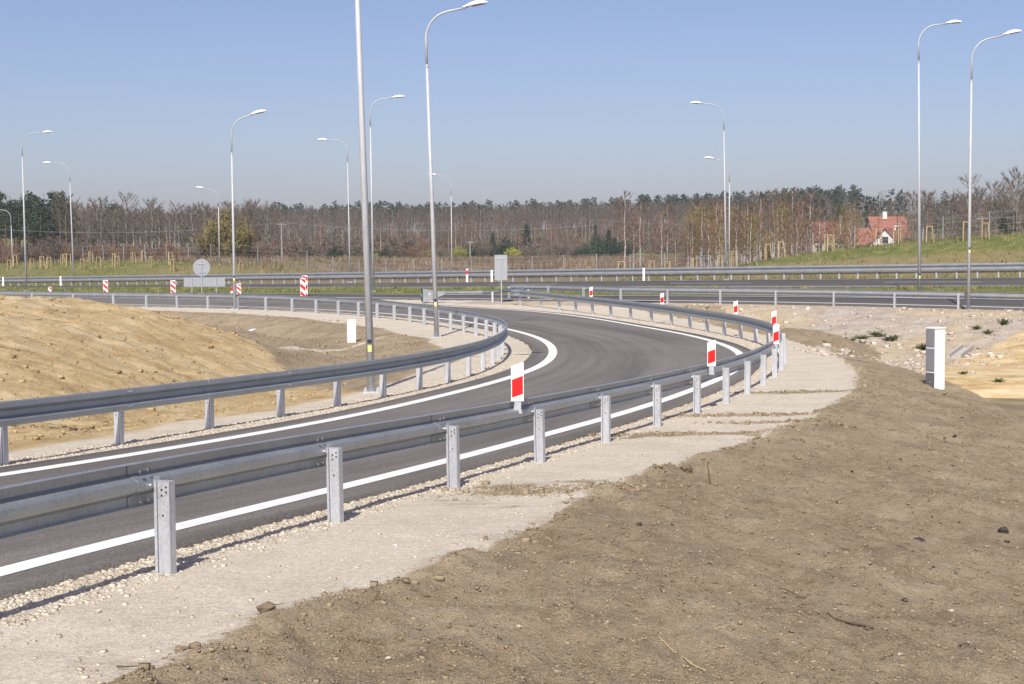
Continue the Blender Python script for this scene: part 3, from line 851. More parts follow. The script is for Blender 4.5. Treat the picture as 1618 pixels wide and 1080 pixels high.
# white drain gutter pieces
def slab(name, c, d, rz, tilt, label, mat=mat_conc):
    mb = MB(); mb.box((0, 0, 0), d)
    o = put(name, mb.mesh(name, mat), None, c, (tilt[0], tilt[1], rz)); return tag(o, label, 'gutter')
def slab2(name, a, b, w, h, label, mat):
    A = Vector((a[0], a[1], tz(*a) + .06)); B = Vector((b[0], b[1], tz(*b) + .06)); d = B - A
    mb = MB(); mb.box((0, 0, 0), (d.length, w, h))
    o = put(name, mb.mesh(name, mat), None, (A + B) / 2); o.rotation_euler = d.to_track_quat('X', 'Z').to_euler(); return tag(o, label, 'gutter')
slab2('drain_gutter', (-12.2, 62.4), (-11.3, 66.6), .22, .14, 'pale concrete gutter lying on the brown slope behind the sand mound', mat_cabw)
# stepped gutter beside the right cabinet
gx, gy = 16.3, 55.5
root = empty('drain_chute', (gx, gy, tz(gx, gy)), 'pale concrete drain chute on the bank behind the tall cabinet', 'drain chute')
root.rotation_euler = (R_(7), 0, R_(-30)); root.scale = (.8, .6, .8)
for sx in (-.25, .25):
    mb = MB(); mb.box((sx, 1.0, .12), (.10, 3.4, .26)); put('side_wall', mb.mesh('side_wall', mat_conc), root)
for k in range(6):
    mb = MB(); mb.box((0, -.4 + k * .55, .05), (.42, .42, .08)); put('step', mb.mesh('step', mat_conc), root)

# ------------------------------------------------------------------ signs, boards, roadside posts
def post_thing(name, x, y, h, label, group=None, red=True, w=.13):
    z = tz(x, y); root = empty(name, (x, y, z), label, 'delineator', group)
    mb = MB(); mb.prism([(-w / 2, -.04), (w / 2, -.04), (w * .3, .05), (-w * .3, .05)], -.05, h); put('body', mb.mesh('body', mat_white), root)
    if red:
        mb = MB(); mb.box((0, -.043, h * .74), (w * .96, .008, .3)); put('red_band', mb.mesh('red_band', mat_red), root)
    return root
post_thing('delineator_post', -3.47, 118.6, 1.08, 'white roadside post with red band in front of the far barrier', None, True, .17)
for x, y_, lab in ((-1.53, 117.3, 'plain white roadside post between the red-banded post and the grey sign'), (9.53, 109.6, 'plain white roadside post in front of the far barrier, alone between two lamps'),
                   (-50.6, 151.3, 'plain white roadside post at the foot of the green bank'), (-43.4, 146.3, 'plain white roadside post beside the lamp at the green bank')):
    post_thing('delineator_post', x, y_, .95, lab, None, False, .16)
post_thing('delineator_post', -19.1, 103.7, .62, 'short red and white post right of the round sign', None, True, .12)
def board(x, y, w, h, label, dirn=1, n=3, rz=0):
    z = tz(x, y); root = empty('striped_board', (x, y, z), label, 'warning board', 'striped boards along the slip road')
    mb = MB(); mb.box((0, 0, .08 + h / 2), (w, .03, h)); pl = put('plate', mb.mesh('plate', mat_white), root, (0, 0, 0), (0, 0, rz))
    mb = MB(); mb.box((0, .03, .2), (.06, .05, .5)); put('foot_post', mb.mesh('foot_post', mat_post), root)
    mb = MB(); mb.box((0, 0, .03), (w * .9, .3, .07)); put('foot', mb.mesh('foot', mat_darkclod), root)
    s = h / (2 * n - 1); sl = w * .8 * dirn
    for k in range(n):
        z0 = .08 + (2 * k + .0) * s + .04; k2 = w / 2 - .015
        q = [(-k2, z0 - sl / 2 * -1), (k2, z0 - sl / 2), (k2, z0 + s - sl / 2), (-k2, z0 + s + sl / 2)]
        q = [(a, min(max(b, .10), .06 + h)) for a, b in q]
        mb = MB(); mb.add([(a, -.018, b) for a, b in q], [(0, 1, 2, 3)]); put('red_stripe', mb.mesh('red_stripe', mat_red), pl)
    return root
board(-29.18, 109.2, .35, 1.02, 'red and white striped board beside the slip road behind the sand mound', 1)
board(-23.66, 106.2, .35, .98, 'red and white striped board just left of the grey round sign', 1)
board(-13.07, 95.2, .34, 1.22, 'tall red and white striped board by the slip road, with another close behind it', 1)
board(-13.10, 96.3, .34, 1.36, 'red and white striped board mostly hidden behind the tall one', 1)
board(-33.88, 111.5, .24, .55, 'small red and white striped board peeking over the sand mound', 1, 2)
board(-18.2, 101.4, .30, .80, 'narrow red and white striped board behind the lamp at the far guardrail', 1)

def sign_round():
    x, y = -21.4, 105.0; z = tz(x, y)
    root = empty('traffic_sign', (x, y, z), 'grey back of a round sign above a wide rectangular panel on three posts', 'sign')
    mb = MB(); mb.tube([(0, 0, 1.93), (0, .03, 1.93)], .6, 32); put('round_panel', mb.mesh('round_panel', mat_signgrey), root)
    mb = MB(); mb.box((.18, .0, .92), (2.85, .03, .62)); put('wide_panel', mb.mesh('wide_panel', mat_signgrey), root)
    for px in (0, -.68, 1.0):
        mb = MB(); mb.tube([(px, -.05, -.1), (px, -.05, 2.45 if px == 0 else 1.28)], .03, 8); put('sign_post', mb.mesh('sign_post', mat_post), root)
    for zz in (1.6, 2.2):
        mb = MB(); mb.box((0, -.03, zz), (.45, .03, .04)); put('clamp', mb.mesh('clamp', mat_post), root)
sign_round()
x, y_ = -.55, 81.9; z = tz(x, y_)
root = empty('traffic_sign', (x, y_, z), 'grey back of an upright rectangular sign on a thin post in the gore', 'sign')
mb = MB(); mb.box((-.02, .03, 1.90), (.68, .03, 1.36)); put('panel', mb.mesh('panel', mat_signgrey), root)
mb = MB(); mb.tube([(0, -.03, -.1), (0, -.03, 2.45)], .035, 8); put('sign_post', mb.mesh('sign_post', mat_post), root)
mb = MB(); mb.box((0, -.0, 2.4), (.42, .03, .05)); mb2 = mb; put('clamp', mb.mesh('clamp', mat_post), root)

# crash terminal at the nose of the gore
nx_, ny_ = -4.85, 83.4; z = tz(nx_, ny_)
root = empty('crash_terminal', (nx_, ny_, z), 'crash terminal with green nose plate and long tapered rail at the gore', 'crash terminal')
mb = MB(); mb.add([(-.05, -.28, .1), (-.05, .22, .1), (-.05, .22, .78), (-.05, -.28, .78), (.06, -.3, .06), (.06, .24, .06), (.06, .24, .8), (.06, -.3, .8)],
                  [(0, 3, 2, 1), (4, 5, 6, 7), (0, 4, 7, 3), (1, 2, 6, 5), (3, 7, 6, 2), (0, 1, 5, 4)])
ns = put('nose_plate', mb.mesh('nose_plate', mat_green), root, (-.05, 0, 0), (0, 0, R_(12)))
mb = MB(); mb.add([(-.06, -.2, .30), (-.06, .14, .46), (-.06, -.2, .62)], [(0, 2, 1)]); put('chevron', mb.mesh('chevron', mat_lime), ns)
mb = MB(); mb.add([(.0, -.32, .04), (.62, -.25, .27), (1.15, -.2, .46), (1.15, -.2, .60), (.0, -.32, .80), (.0, .16, .04), (.62, .16, .27), (1.15, .16, .46), (1.15, .16, .60), (.0, .16, .80)],
                  [(0, 1, 2, 3, 4), (9, 8, 7, 6, 5), (0, 5, 6, 1), (1, 6, 7, 2), (2, 7, 8, 3), (3, 8, 9, 4), (4, 9, 5, 0)])
put('side_plate', mb.mesh('side_plate', mat_rail), root)
mb = MB(); mb.box((.35, -.30, .5), (.05, .03, .12)); put('tag_plate', mb.mesh('tag_plate', mat_white), root)
mb = MB(); mb.tube([(.1, .05, .08), (.8, .07, .42), (1.2, .08, .50)], .04, 8); put('strut', mb.mesh('strut', mat_rail), root)
C = np.array([(-4.05, 83.5), (-2.9, 83.0), (-1.6, 82.6), (-.6, 83.4), (.1, 84.6), (.8, 85.5)])
beam('rail_beam', C, 1, .52, root, ks=.62)
for (px, py) in ((-1.05, 82.75), (.95, 85.4)):
    put('post', post_mesh, root, Vector((px, py, G1(px, py) - .03)) - root.location, (0, 0, 0), (1.3, 1.3, .86))
# rounded end piece where the curved rail meets the straight one
ex = MB(); e0 = cOR[-1]
pp = [(e0[0] + .1, e0[1] - .12), (e0[0] - .22, e0[1] + .05), (e0[0] - .36, e0[1] + .32), (e0[0] - .2, e0[1] + .6), (e0[0] + .2, e0[1] + .72)]
beam('end_cap', np.array(pp), 1, .61, outer)

# ------------------------------------------------------------------ vegetation prototypes
def bark(name, c0, c1, sc=(1.5, 1.5, 3)):
    m = NT(name); p = m.tc.outputs['Object']
    n = m.noise(m.scalevec(p, sc), 2.5, 4)
    return m.done(m.ramp(n, [(.42, c0), (.55, c1)]), .9, 0, None, .15)
mat_birch = bark('birch_bark', (.16, .14, .125), (.50, .47, .43))
mat_dbark = bark('grey_bark', (.13, .11, .09), (.24, .21, .18))
mat_pbark = bark('pine_bark', (.16, .09, .055), (.24, .14, .085))
mat_tw_red = simple('reddish_twigs', (.20, .128, .088), .9, 0, .3, 1.5, rand=.25)
mat_tw_grey = simple('grey_twigs', (.165, .135, .11), .9, 0, .3, 1.5, rand=.25)
mat_tw_olive = simple('budding_twigs', (.20, .165, .065), .9, 0, .3, 1.5, rand=.25)
mat_tw_yel = simple('yellow_buds', (.33, .32, .07), .9, 0, .3, 1.5, rand=.2)
mat_pine = simple('pine_needles', (.042, .066, .040), .8, 0, .4, 1.0, rand=.25)
mat_spruce = simple('spruce_needles', (.034, .060, .034), .8, 0, .4, 1.0, rand=.25)

def rv(a=1.0): return Vector((random.gauss(0, a), random.gauss(0, a), random.gauss(0, a)))
def twig(mb, p, d, L, w):
    s = d.cross(rv()).normalized() * w * .5
    e = p + d * L
    mb.v += [tuple(p - s), tuple(p + s), tuple(e)]
    n = len(mb.v); mb.f.append((n - 3, n - 2, n - 1)); mb.m.append(mb.cm)
def bare_tree(h, wd, ntw, tw_w=.05, low=.3, seed=0, upr=.8, trunk_r=.011):
    random.seed(seed)
    tr, cr = MB(), MB()
    pts = [Vector((0, 0, -.3))]; n = 6
    for k in range(1, n + 1): pts.append(Vector((random.gauss(0, .012 * h) * (k / n), random.gauss(0, .012 * h) * (k / n), h * .93 * k / n)))
    tr.tube(pts, [h * trunk_r * (1 - .85 * k / n) + .012 for k in range(n + 1)], 6)
    def tp(s): 
        f = s / .93 * n; i = min(int(f), n - 1); return pts[i].lerp(pts[i + 1], f - i)
    segs = []
    nb = 24
    for b in range(nb):
        s = low + (.92 - low) * (b + random.random()) / nb
        a = b * 2.4 + random.uniform(-.5, .5)
        out = wd * .5 * (math.sin(math.pi * min(1, ((s - low) / (1 - low)) * .78 + .2)) ** .8) * random.uniform(.7, 1.15)
        p0 = tp(s); rise = min(out * upr * random.uniform(.5, 1.15), h * (1.0 - s) * random.uniform(.45, 1.0))
        p1 = p0 + Vector((math.cos(a) * out * .55, math.sin(a) * out * .55, rise * .45))
        p2 = p0 + Vector((math.cos(a) * out, math.sin(a) * out, rise))
        cr.tube([p0, p1, p2], [.0032 * h * (1 - s * .6), .0018 * h * (1 - s * .6), .006], 3, False)
        segs += [(p0, p1), (p1, p2), (p1, p2), (p1, p2)]
    segs.append((tp(.75), tp(.93)))
    for k in range(ntw):
        a, b = random.choice(segs); p = a.lerp(b, random.random())
        d = ((b - a).normalized() * .7 + Vector((0, 0, .55)) + rv(.45)).normalized()
        twig(cr, p, d, random.uniform(.3, 1.0) * h * .07, tw_w * random.uniform(.5, 1.2))
        if k % 3 == 0: leaf(cr, p + d * random.uniform(.2, .9) + rv(.12), tw_w * 2.4)
    return tr, cr
def leaf(mb, p, r):
    a = rv().normalized() * r; b = rv().normalized() * r
    mb.v += [tuple(p - a * .5 - b * .3), tuple(p + a * .5 - b * .2), tuple(p + b * .7)]
    n = len(mb.v); mb.f.append((n - 3, n - 2, n - 1)); mb.m.append(mb.cm)
def pine(h, wd, seed, cl=26, per=46, r=.42, low=.45, conic=False):
    random.seed(seed); tr, cr = MB(), MB()
    tr.tube([(0, 0, -.3), (.1, 0, h * .5), (0, .1, h * .95)], [h * .014, h * .010, .03], 6)
    for c in range(cl):
        s = low + (1 - low) * (c + random.random()) / cl
        k = (s - low) / (1 - low)
        rad = wd * .5 * ((1 - k) ** .8 if conic else math.sin(math.pi * (.18 + .77 * k)) ** .8) * random.uniform(.55, 1.1)
        a = c * 2.4; ce = Vector((math.cos(a) * rad, math.sin(a) * rad, h * s - (rad * .25 if conic else -rad * .1)))
        cr.tube([(0, 0, h * s * .96), ce], [.04, .015], 3, False)
        sr = wd * (.16 if conic else .2) * random.uniform(.7, 1.2)
        for k2 in range(per):
            q = rv(.5); leaf(cr, ce + Vector((q.x * sr, q.y * sr, q.z * sr * .55)), r * random.uniform(.5, 1.2))
    return tr, cr
def bush(h, wd, seed, n=700, r=.14, tw=True):
    random.seed(seed); tr, cr = MB(), MB()
    tips = []
    for k in range(22):
        a = k * 2.4; o = wd * .5 * math.sqrt(random.random()); p = Vector((math.cos(a) * o, math.sin(a) * o, h * (1 - .55 * (o / (wd * .5)) ** 2) * random.uniform(.7, 1)))
        b = Vector((p.x * .25, p.y * .25, -.1)); m = b.lerp(p, .5) + Vector((p.x * .15, p.y * .15, h * .08))
        tr.tube([b, m, p], [.035, .022, .01], 3, False); tips += [(b, m), (m, p), (m, p)]
    for k in range(n):
        a, b = random.choice(tips); p = a.lerp(b, random.random()) + rv(.05 * wd)
        if tw: twig(cr, p, (Vector((0, 0, .7)) + rv(.6)).normalized(), random.uniform(.3, .8) * h * .2, r * .35)
        if not tw or k % 3 == 0: leaf(cr, Vector((p.x, p.y, max(.05, p.z))), r * random.uniform(.5, 1.3))
    return tr, cr
PROTO = {}
def proto(key, tc, mt, mc):
    t, c = tc
    PROTO[key] = (t.mesh(key + '_trunk', mt), c.mesh(key + '_crown', mc), t, c)
for k in range(4):
    proto('birch%d' % k, bare_tree(8 + k * .8, 2.6 + .3 * k, 1000, .042, .28, 10 + k, 1.1), mat_birch, mat_tw_red)
    proto('bare%d' % k, bare_tree(11.5 + k, 4.2 + .4 * k, 1700, .048, .3, 20 + k, 1.2), mat_dbark, mat_tw_grey)
    proto('wbirch%d' % k, bare_tree(12 + k * .7, 3.8 + .3 * k, 1500, .046, .35, 30 + k, 1.25), mat_birch, mat_tw_grey)
for k in range(2):
    proto('olive%d' % k, bare_tree(8 + k, 3.2, 1100, .048, .2, 40 + k, 1.0), mat_birch, mat_tw_olive)
for k in range(3):
    proto('pine%d' % k, pine(13 + k, 4.2, 50 + k), mat_pbark, mat_pine)
    proto('spruce%d' % k, pine(9 + 2 * k, 4.0, 60 + k, 34, 40, .40, .08, True), mat_pbark, mat_spruce)
proto('bushred0', bush(2.8, 3.4, 70, 1700, .12), mat_dbark, mat_tw_red)
proto('bushred1', bush(2.2, 3.2, 71, 1500, .12), mat_dbark, mat_tw_red)
proto('bushgrey0', bush(4.2, 5.2, 72, 3000, .15), mat_dbark, mat_tw_grey)
proto('bushgrey1', bush(3.2, 4.4, 73, 2200, .15), mat_dbark, mat_tw_grey)
proto('bigolive0', bush(7.2, 8.0, 74, 6500, .26), mat_dbark, mat_tw_olive)
proto('bushgreen0', bush(3.4, 5.0, 75, 1800, .28, False), mat_dbark, mat_spruce)
proto('bushyel0', bush(3.2, 3.6, 76, 900, .22), mat_dbark, mat_tw_yel)
random.seed(99)
def tree(name, key, x, y, s, label, cat, group, z=None, sxy=1.0):
    tm, cm, _, _ = PROTO[key]
    r = empty(name, (x, y, (tz(x, y) if z is None else z)), label, cat, group)
    r.rotation_euler = (0, 0, random.uniform(0, 6.28)); r.scale = (s * sxy, s * sxy, s)
    put('trunk' if cat != 'bush' else 'stems', tm, r); put('crown' if cat != 'bush' else 'foliage', cm, r)
    return r
def lay(specs):
    """place many: heights of the ground are looked up in one go"""
    xs = np.array([s_[2] for s_ in specs], float); ys = np.array([s_[3] for s_ in specs], float)
    zs = terrain(xs, ys)[0]
    for s_, z in zip(specs, zs): tree(s_[0], s_[1], s_[2], s_[3], s_[4], s_[5], s_[6], s_[7], float(z) - .05, s_[8] if len(s_) > 8 else 1.0)
def at_px(px, d): return (px - 809) / 2400 * d
S = []
ur = random.uniform
# left wood
for k in range(95):
    px = ur(95, 440); d = ur(232, 275)
    kk = random.choice(['bare%d' % random.randrange(4)] * 2 + ['wbirch%d' % random.randrange(4)])
    hs = ur(.62, .78)
    nm = 'bare_tree' if kk[0] == 'b' else 'birch_tree'
    S.append((nm, kk, at_px(px, d), d, hs, 'leafless dark-stemmed tree in the wood behind the left green bank' if nm == 'bare_tree' else 'leafless white-stemmed birch in the wood behind the left green bank', 'tree', 'dark trees of the left wood' if nm == 'bare_tree' else 'birches of the left wood'))
for k in range(40):
    px = ur(-20, 420); d = ur(215, 232)
    S.append(('shrub', random.choice(['bushred0', 'bushred1', 'bushgrey1']), at_px(px, d), d, ur(.9, 1.35), 'reddish-brown leafless shrub at the foot of the left wood', 'bush', 'shrubs below the left wood'))
for px, d, s in [(-8, 240, .98), (6, 246, 1.0), (20, 238, .95), (33, 243, .96), (45, 250, .9), (55, 247, 1.02), (68, 236, .98), (78, 245, .9), (88, 240, 1.0), (97, 250, .94), (104, 240, .97), (183, 262, 1.02), (12, 232, .8), (48, 232, .8), (-2, 255, 1.02), (28, 258, 1.0), (62, 262, 1.0)]:
    S.append(('pine_tree', 'pine%d' % random.randrange(3), at_px(px, d), d, s * .76, 'dark green pine standing at the left end of the wood', 'tree', 'pines at the left end of the wood', 1.15))
S.append(('willow_bush', 'bigolive0', at_px(362, 214), 214, 1.02, 'big olive-green budding bush in front of the left wood', 'bush', None))
# middle: shrubs at the wood's edge
for px, d, key, s, lab, g in [(420, 225, 'bushgrey0', 1.0, 'dark leafless shrub right of the big olive bush', None), (478, 250, 'bushgrey0', 1.15, 'rounded dark brown shrub standing alone in the field by the utility pole', None),
                           (497, 262, 'bushgrey1', 1.1, 'brown shrub beside the evergreen bush in the field', None), (530, 275, 'bushgreen0', .85, 'low dark evergreen bush right of the round brown shrub', None),
                           (640, 240, 'bushgrey0', 1.25, 'large tangled brown shrub in the middle of the field', None), (668, 236, 'bushred0', 1.35, 'reddish shrub leaning against the large tangled one', None),
                           (612, 290, 'bushgreen0', .8, 'small evergreen bush behind the tangled brown shrub', None), (676, 285, 'bushyel0', .8, 'small yellow-budding willow beside the leaning lamp post', None), (727, 268, 'bushyel0', .95, 'bright yellow-budding willow behind the grey roadside sign', None), (812, 270, 'bushyel0', .9, 'yellow-green budding willow at the edge of the field', None)]:
    S.append(('shrub', key, at_px(px, d), d, s, lab, 'bush', g))
for k, px in enumerate([700, 742, 762, 785, 803, 838, 862, 884, 905, 926, 950, 968, 990]):
    d = ur(285, 310); key = random.choice(['bushgreen0', 'bushgreen0', 'bushgrey0', 'bushgrey1'])
    S.append(('shrub', key, at_px(px, d), d, ur(.8, 1.3), 'dark evergreen bush along the edge of the middle wood' if key == 'bushgreen0' else 'brown leafless bush along the edge of the middle wood', 'bush', 'evergreen bushes of the wood edge' if key == 'bushgreen0' else 'brown bushes of the wood edge'))
for px, d, s in [(833, 300, .72), (962, 290, .6), (942, 296, .5), (780, 305, .55)]:
    S.append(('spruce_tree', 'spruce%d' % random.randrange(3), at_px(px, d), d, s, 'small dark spruce at the edge of the middle wood', 'tree', 'spruces at the edge of the middle wood'))
# middle wood, front rows
for k in range(110):
    px = ur(425, 1120); d = ur(325, 385)
    kk = random.choice(['bare%d' % random.randrange(4), 'wbirch%d' % random.randrange(4), 'birch%d' % random.randrange(4)])
    nm = 'bare_tree' if kk.startswith('bare') else 'birch_tree'
    S.append((nm, kk, at_px(px, d), d, ur(.48, .68) * (1.3 if kk.startswith('birch') else 1), 'leafless tree in the front of the middle wood beyond the brown field' if nm == 'bare_tree' else 'leafless birch in the front of the middle wood beyond the brown field', 'tree', 'bare trees of the middle wood' if nm == 'bare_tree' else 'birches of the middle wood'))
# young birches behind the right bank
for px, d, s in [(988, 168, .86), (1002, 170, .74), (1012, 165, .8), (1046, 166, .75), (1055, 170, .85), (1068, 175, .5)]:
    S.append(('birch_tree', 'birch%d' % random.randrange(4), at_px(px, d), d, s, 'young white birch standing in the open beside the wire fence', 'tree', 'young birches beside the fence'))
for k in range(95):
    px = ur(1085, 1345); d = ur(150, 205)
    if 1278 < px < 1330 and k % 4: px = ur(1085, 1275)
    key = random.choice(['birch%d' % random.randrange(4)] * 2 + ['olive%d' % random.randrange(2)])
    S.append(('birch_tree', key, at_px(px, d), d, ur(.62, .95) * (d / 190), 'slender young birch in the thicket behind the right grassy bank', 'tree', 'young birches behind the right bank'))
for k in range(42):
    px = ur(1345, 1640); d = ur(190, 250)
    if 1345 < px < 1440: d = ur(285, 300)
    key = random.choice(['bare%d' % random.randrange(4)] * 2 + ['wbirch%d' % random.randrange(4)])
    S.append(('bare_tree', key, at_px(px, d), d, ur(.62, .86) if px > 1440 else .6, 'leafless tall tree behind the crest of the right bank', 'tree', 'tall trees behind the right bank'))
for k in range(26):
    px = ur(1430, 1640); d = ur(165, 185)
    S.append(('shrub', random.choice(['bushred0', 'bushgrey1', 'bushred1']), at_px(px, d), d, ur(.8, 1.3), 'brown leafless shrub behind the crest of the right bank', 'bush', 'shrubs behind the right bank'))
for k in range(12):
    px = ur(1340, 1440); d = ur(222, 236)
    S.append(('shrub', random.choice(['bushred1', 'bushgrey1']), at_px(px, d), d, ur(.35, .6), 'low brown bush in front of the red-roofed houses', 'bush', 'bushes in front of the houses'))
for px, d, s in [(1585, 200, .55), (1600, 205, .6), (1330, 300, .9)]:
    S.append(('spruce_tree', 'spruce1', at_px(px, d), d, s, 'dark spruce among the leafless trees on the right', 'tree', 'spruces on the right'))
for px, d, s in [(1343, 205, .75), (1352, 190, .8), (1366, 210, .7), (1379, 196, .78), (1391, 215, .6), (1424, 200, .75), (1433, 190, .85), (1442, 205, .8), (1283, 200, .8), (1298, 190, .75), (1316, 205, .8)]:
    S.append(('birch_tree', random.choice(['birch%d' % random.randrange(4), 'olive0']), at_px(px, d), d, s * .8, 'slim leafless birch standing in front of the red-roofed houses', 'tree', 'birches in front of the houses'))
lay(S)

# the far wood that reads as one mass
def far_wood():
    Vs, Fs, Ms = [], [], []; off = 0
    mats = [mat_birch, mat_tw_red, mat_dbark, mat_tw_grey, mat_pbark, mat_pine]
    mi = {'birch': (0, 1), 'wbirch': (0, 3), 'bare': (2, 3), 'pine': (4, 5), 'under': (2, 1), 'underg': (2, 3)}
    cache = {}
    def arr(mb):
        V = np.array(mb.v); T = []
        for f in mb.f:
            for k in range(1, len(f) - 1): T.append((f[0], f[k], f[k + 1]))
        return V, np.array(T)
    def small(kind, k):
        if kind == 'pine': return pine(14 + k, 4.6, 80 + k, 16, 20, .75)
        if kind[0] == 'u': return bush(3.0 + .5 * k, 5.5, 110 + k, 210, .5)
        if kind == 'birch': return bare_tree(9.5 + k, 3.6, 240, .11, .25, 90 + k, 1.2, .009)
        if kind == 'wbirch': return bare_tree(12.5 + k, 4.4, 300, .125, .3, 94 + k, 1.3, .009)
        return bare_tree(12.5 + k, 5.0, 320, .13, .28, 98 + k, 1.2, .010)
    for kind in mi:
        for k in range(3):
            t, c = small(kind, k); cache[kind, k] = (arr(t), arr(c))
    random.seed(5)
    P = []
    for k in range(260): d = ur(278, 340); P.append((random.choice(['bare', 'wbirch', 'bare']), ur(60, 440), d, ur(.62, .78)))
    for k in range(640): d = ur(385, 510); P.append((random.choice(['bare', 'wbirch', 'birch', 'bare']), ur(400, 1200), d, ur(.58, .78)))
    for k in range(460): d = ur(500, 610); P.append(('pine', ur(425, 1360), d, ur(.56, .72)))
    for k in range(50): d = ur(430, 500); P.append(('pine', ur(1020, 1330), d, ur(.55, .7)))
    for k in range(260): d = ur(330, 500); P.append((random.choice(['bare', 'wbirch', 'bare', 'pine']), ur(1180, 1660), d, ur(.55, .74)))
    for k in range(40): d = ur(262, 300); P.append(('pine', ur(-40, 110), d, ur(.66, .78)))
    for k in range(150): P.append((random.choice(['under', 'underg']), ur(-40, 450), ur(236, 300), ur(.7, 1.2)))
    for k in range(330): P.append((random.choice(['under', 'underg']), ur(420, 1180), ur(318, 470), ur(.7, 1.2)))
    for k in range(130): P.append((random.choice(['under', 'under', 'underg']), ur(1080, 1660), ur(205, 330), ur(.5, .9)))
    P = [q for q in P if not (1262 < q[1] < 1450 and q[2] < 290)]
    xs = np.array([at_px(p[1], p[2]) for p in P]); ys = np.array([p[2] for p in P]); zs = terrain(xs, ys)[0]
    for (kind, px, d, s), x, y, z in zip(P, xs, ys, zs):
        a = ur(0, 6.28); ca, sa = math.cos(a) * s, math.sin(a) * s
        for (Vt, Tt), m in zip(cache[kind, random.randrange(3)], mi[kind]):
            Q = np.stack([Vt[:, 0] * ca - Vt[:, 1] * sa + x, Vt[:, 0] * sa + Vt[:, 1] * ca + y, Vt[:, 2] * s + z], 1)
            Vs.append(Q); Fs.append(Tt + off); Ms.append(np.full(len(Tt), m)); off += len(Q)
    me = np_mesh('far_wood', np.vstack(Vs), np.vstack(Fs), mats, np.concatenate(Ms))
    tag(put('far_wood', me), 'distant mixed wood of bare trees and dark pines on the skyline', 'woodland', kind='stuff')
far_wood()

# ------------------------------------------------------------------ houses
def house(x, y, w, d, hw, hr, rz, label, mwall, mroof, chim=True, dorm=False):
    z = tz(x, y); root = empty('house', (x, y, z), label, 'house'); root.rotation_euler = (0, 0, rz)
    mb = MB(); mb.add([(-w / 2, -d / 2, -.5), (w / 2, -d / 2, -.5), (w / 2, d / 2, -.5), (-w / 2, d / 2, -.5), (-w / 2, -d / 2, hw), (w / 2, -d / 2, hw), (w / 2, d / 2, hw), (-w / 2, d / 2, hw), (-w / 2, 0, hw + hr), (w / 2, 0, hw + hr)],
                      [(0, 1, 5, 4), (1, 2, 6, 9, 5), (2, 3, 7, 6), (3, 0, 4, 8, 7)])
    put('wall', mb.mesh('wall', mwall), root)
    rf = None; o = .35; k = hr / (d / 2)
    mb = MB()
    for s in (-1, 1):
        yo = s * (d / 2 + o); zo = hw - o * k
        vs = [(-w / 2 - o, yo, zo), (w / 2 + o, yo, zo), (w / 2 + o, 0, hw + hr + .02), (-w / 2 - o, 0, hw + hr + .02)]
        vs += [(a, b, c + .16) for a, b, c in vs]
        mb.add(vs, [(0, 3, 2, 1), (4, 5, 6, 7), (0, 1, 5, 4), (1, 2, 6, 5), (2, 3, 7, 6), (3, 0, 4, 7)])
    rf = put('roof', mb.mesh('roof', mroof), root)
    if chim:
        mb = MB(); mb.box((-w * .08, -.4, hw + hr + .35), (.7, .6, 1.3)); put('chimney', mb.mesh('chimney', mat_plaster), rf)
    for wx in (-w * .28, w * .05, w * .3):
        mb = MB(); mb.box((wx, -d / 2 - .02, hw * .55), (.9, .08, 1.1)); put('window', mb.mesh('window', mat_window), root)
    mb = MB(); mb.box((-w / 2 - .02, 0, hw + hr * .3), (.08, 1.0, 1.0)); put('gable_window', mb.mesh('gable_window', mat_window), root)
    if dorm:
        mb = MB(); mb.box((w * .2, -d * .30, hw + hr * .42), (1.1, 1.2, .9)); dm = put('dormer', mb.mesh('dormer', mat_plaster), rf)
        mb = MB(); mb.box((w * .2, -d * .30 - .62, hw + hr * .42), (.6, .05, .6)); put('dormer_window', mb.mesh('dormer_window', mat_window), dm)
    return root
house(at_px(1400, 265), 265, 6.0, 5.8, 3.9, 3.2, R_(6), 'house with bright red tiled roof, dormer and white chimney', mat_plaster, mat_roof, True, True)
house(at_px(1364, 250), 250, 5.0, 5.0, 2.7, 2.3, R_(-12), 'low cream house with red roof in front of the chimneyed house', mat_plaster2, mat_roof, False)
house(at_px(1404, 246), 246, 4.4, 5.0, 2.4, 2.6, R_(62), 'small white-gabled house facing the motorway bank', mat_plaster, mat_roof, False)
house(at_px(1308, 262), 262, 4.6, 5.2, 3.4, 2.8, R_(-14), 'house with dark red roof half hidden by young birches', mat_plaster2, mat_roof2, False)

# ------------------------------------------------------------------ utility poles with wires
def utility(x, y, h, label, wires):
    z = tz(x, y); root = empty('utility_pole', (x, y, z), label, 'utility pole')
    mb = MB(); mb.tube([(0, 0, -.2), (0, 0, h)], [.14, .10], 8); put('pole', mb.mesh('pole', mat_utility), root)
    mb = MB(); mb.box((0, 0, h - .25), (1.5, .1, .1)); ca = put('crossarm', mb.mesh('crossarm', mat_utility), root)
    for sx in (-.6, 0, .6):
        mb = MB(); mb.tube([(sx, 0, h - .2), (sx, 0, h + .05)], .045, 6); put('insulator', mb.mesh('insulator', mat_darkclod), ca)
    for (dx, dy, dz) in wires:
        for sx in (-.6, .6):
            mb = MB(); pts = []
            for k in range(13):
                s = k / 12; pts.append((sx + dx * s, dy * s, h + .03 + dz * s - 4 * 1.1 * s * (1 - s)))
            mb.tube(pts, .009, 4, False); put('wire', mb.mesh('wire', mat_signgrey), root)
utility(at_px(447, 225), 225, 5.8, 'wooden utility pole standing in the field left of the round brown shrub', [(48, 20, -.4), (-42, -10, -.6)])
utility(at_px(1551, 190), 190, 5.9, 'utility pole on the crest of the right bank with wires to the wood', [(-46, 40, .6), (40, -12, .4)])
utility(at_px(744, 262), 262, 3.4, 'short utility pole behind the grey roadside sign', [])

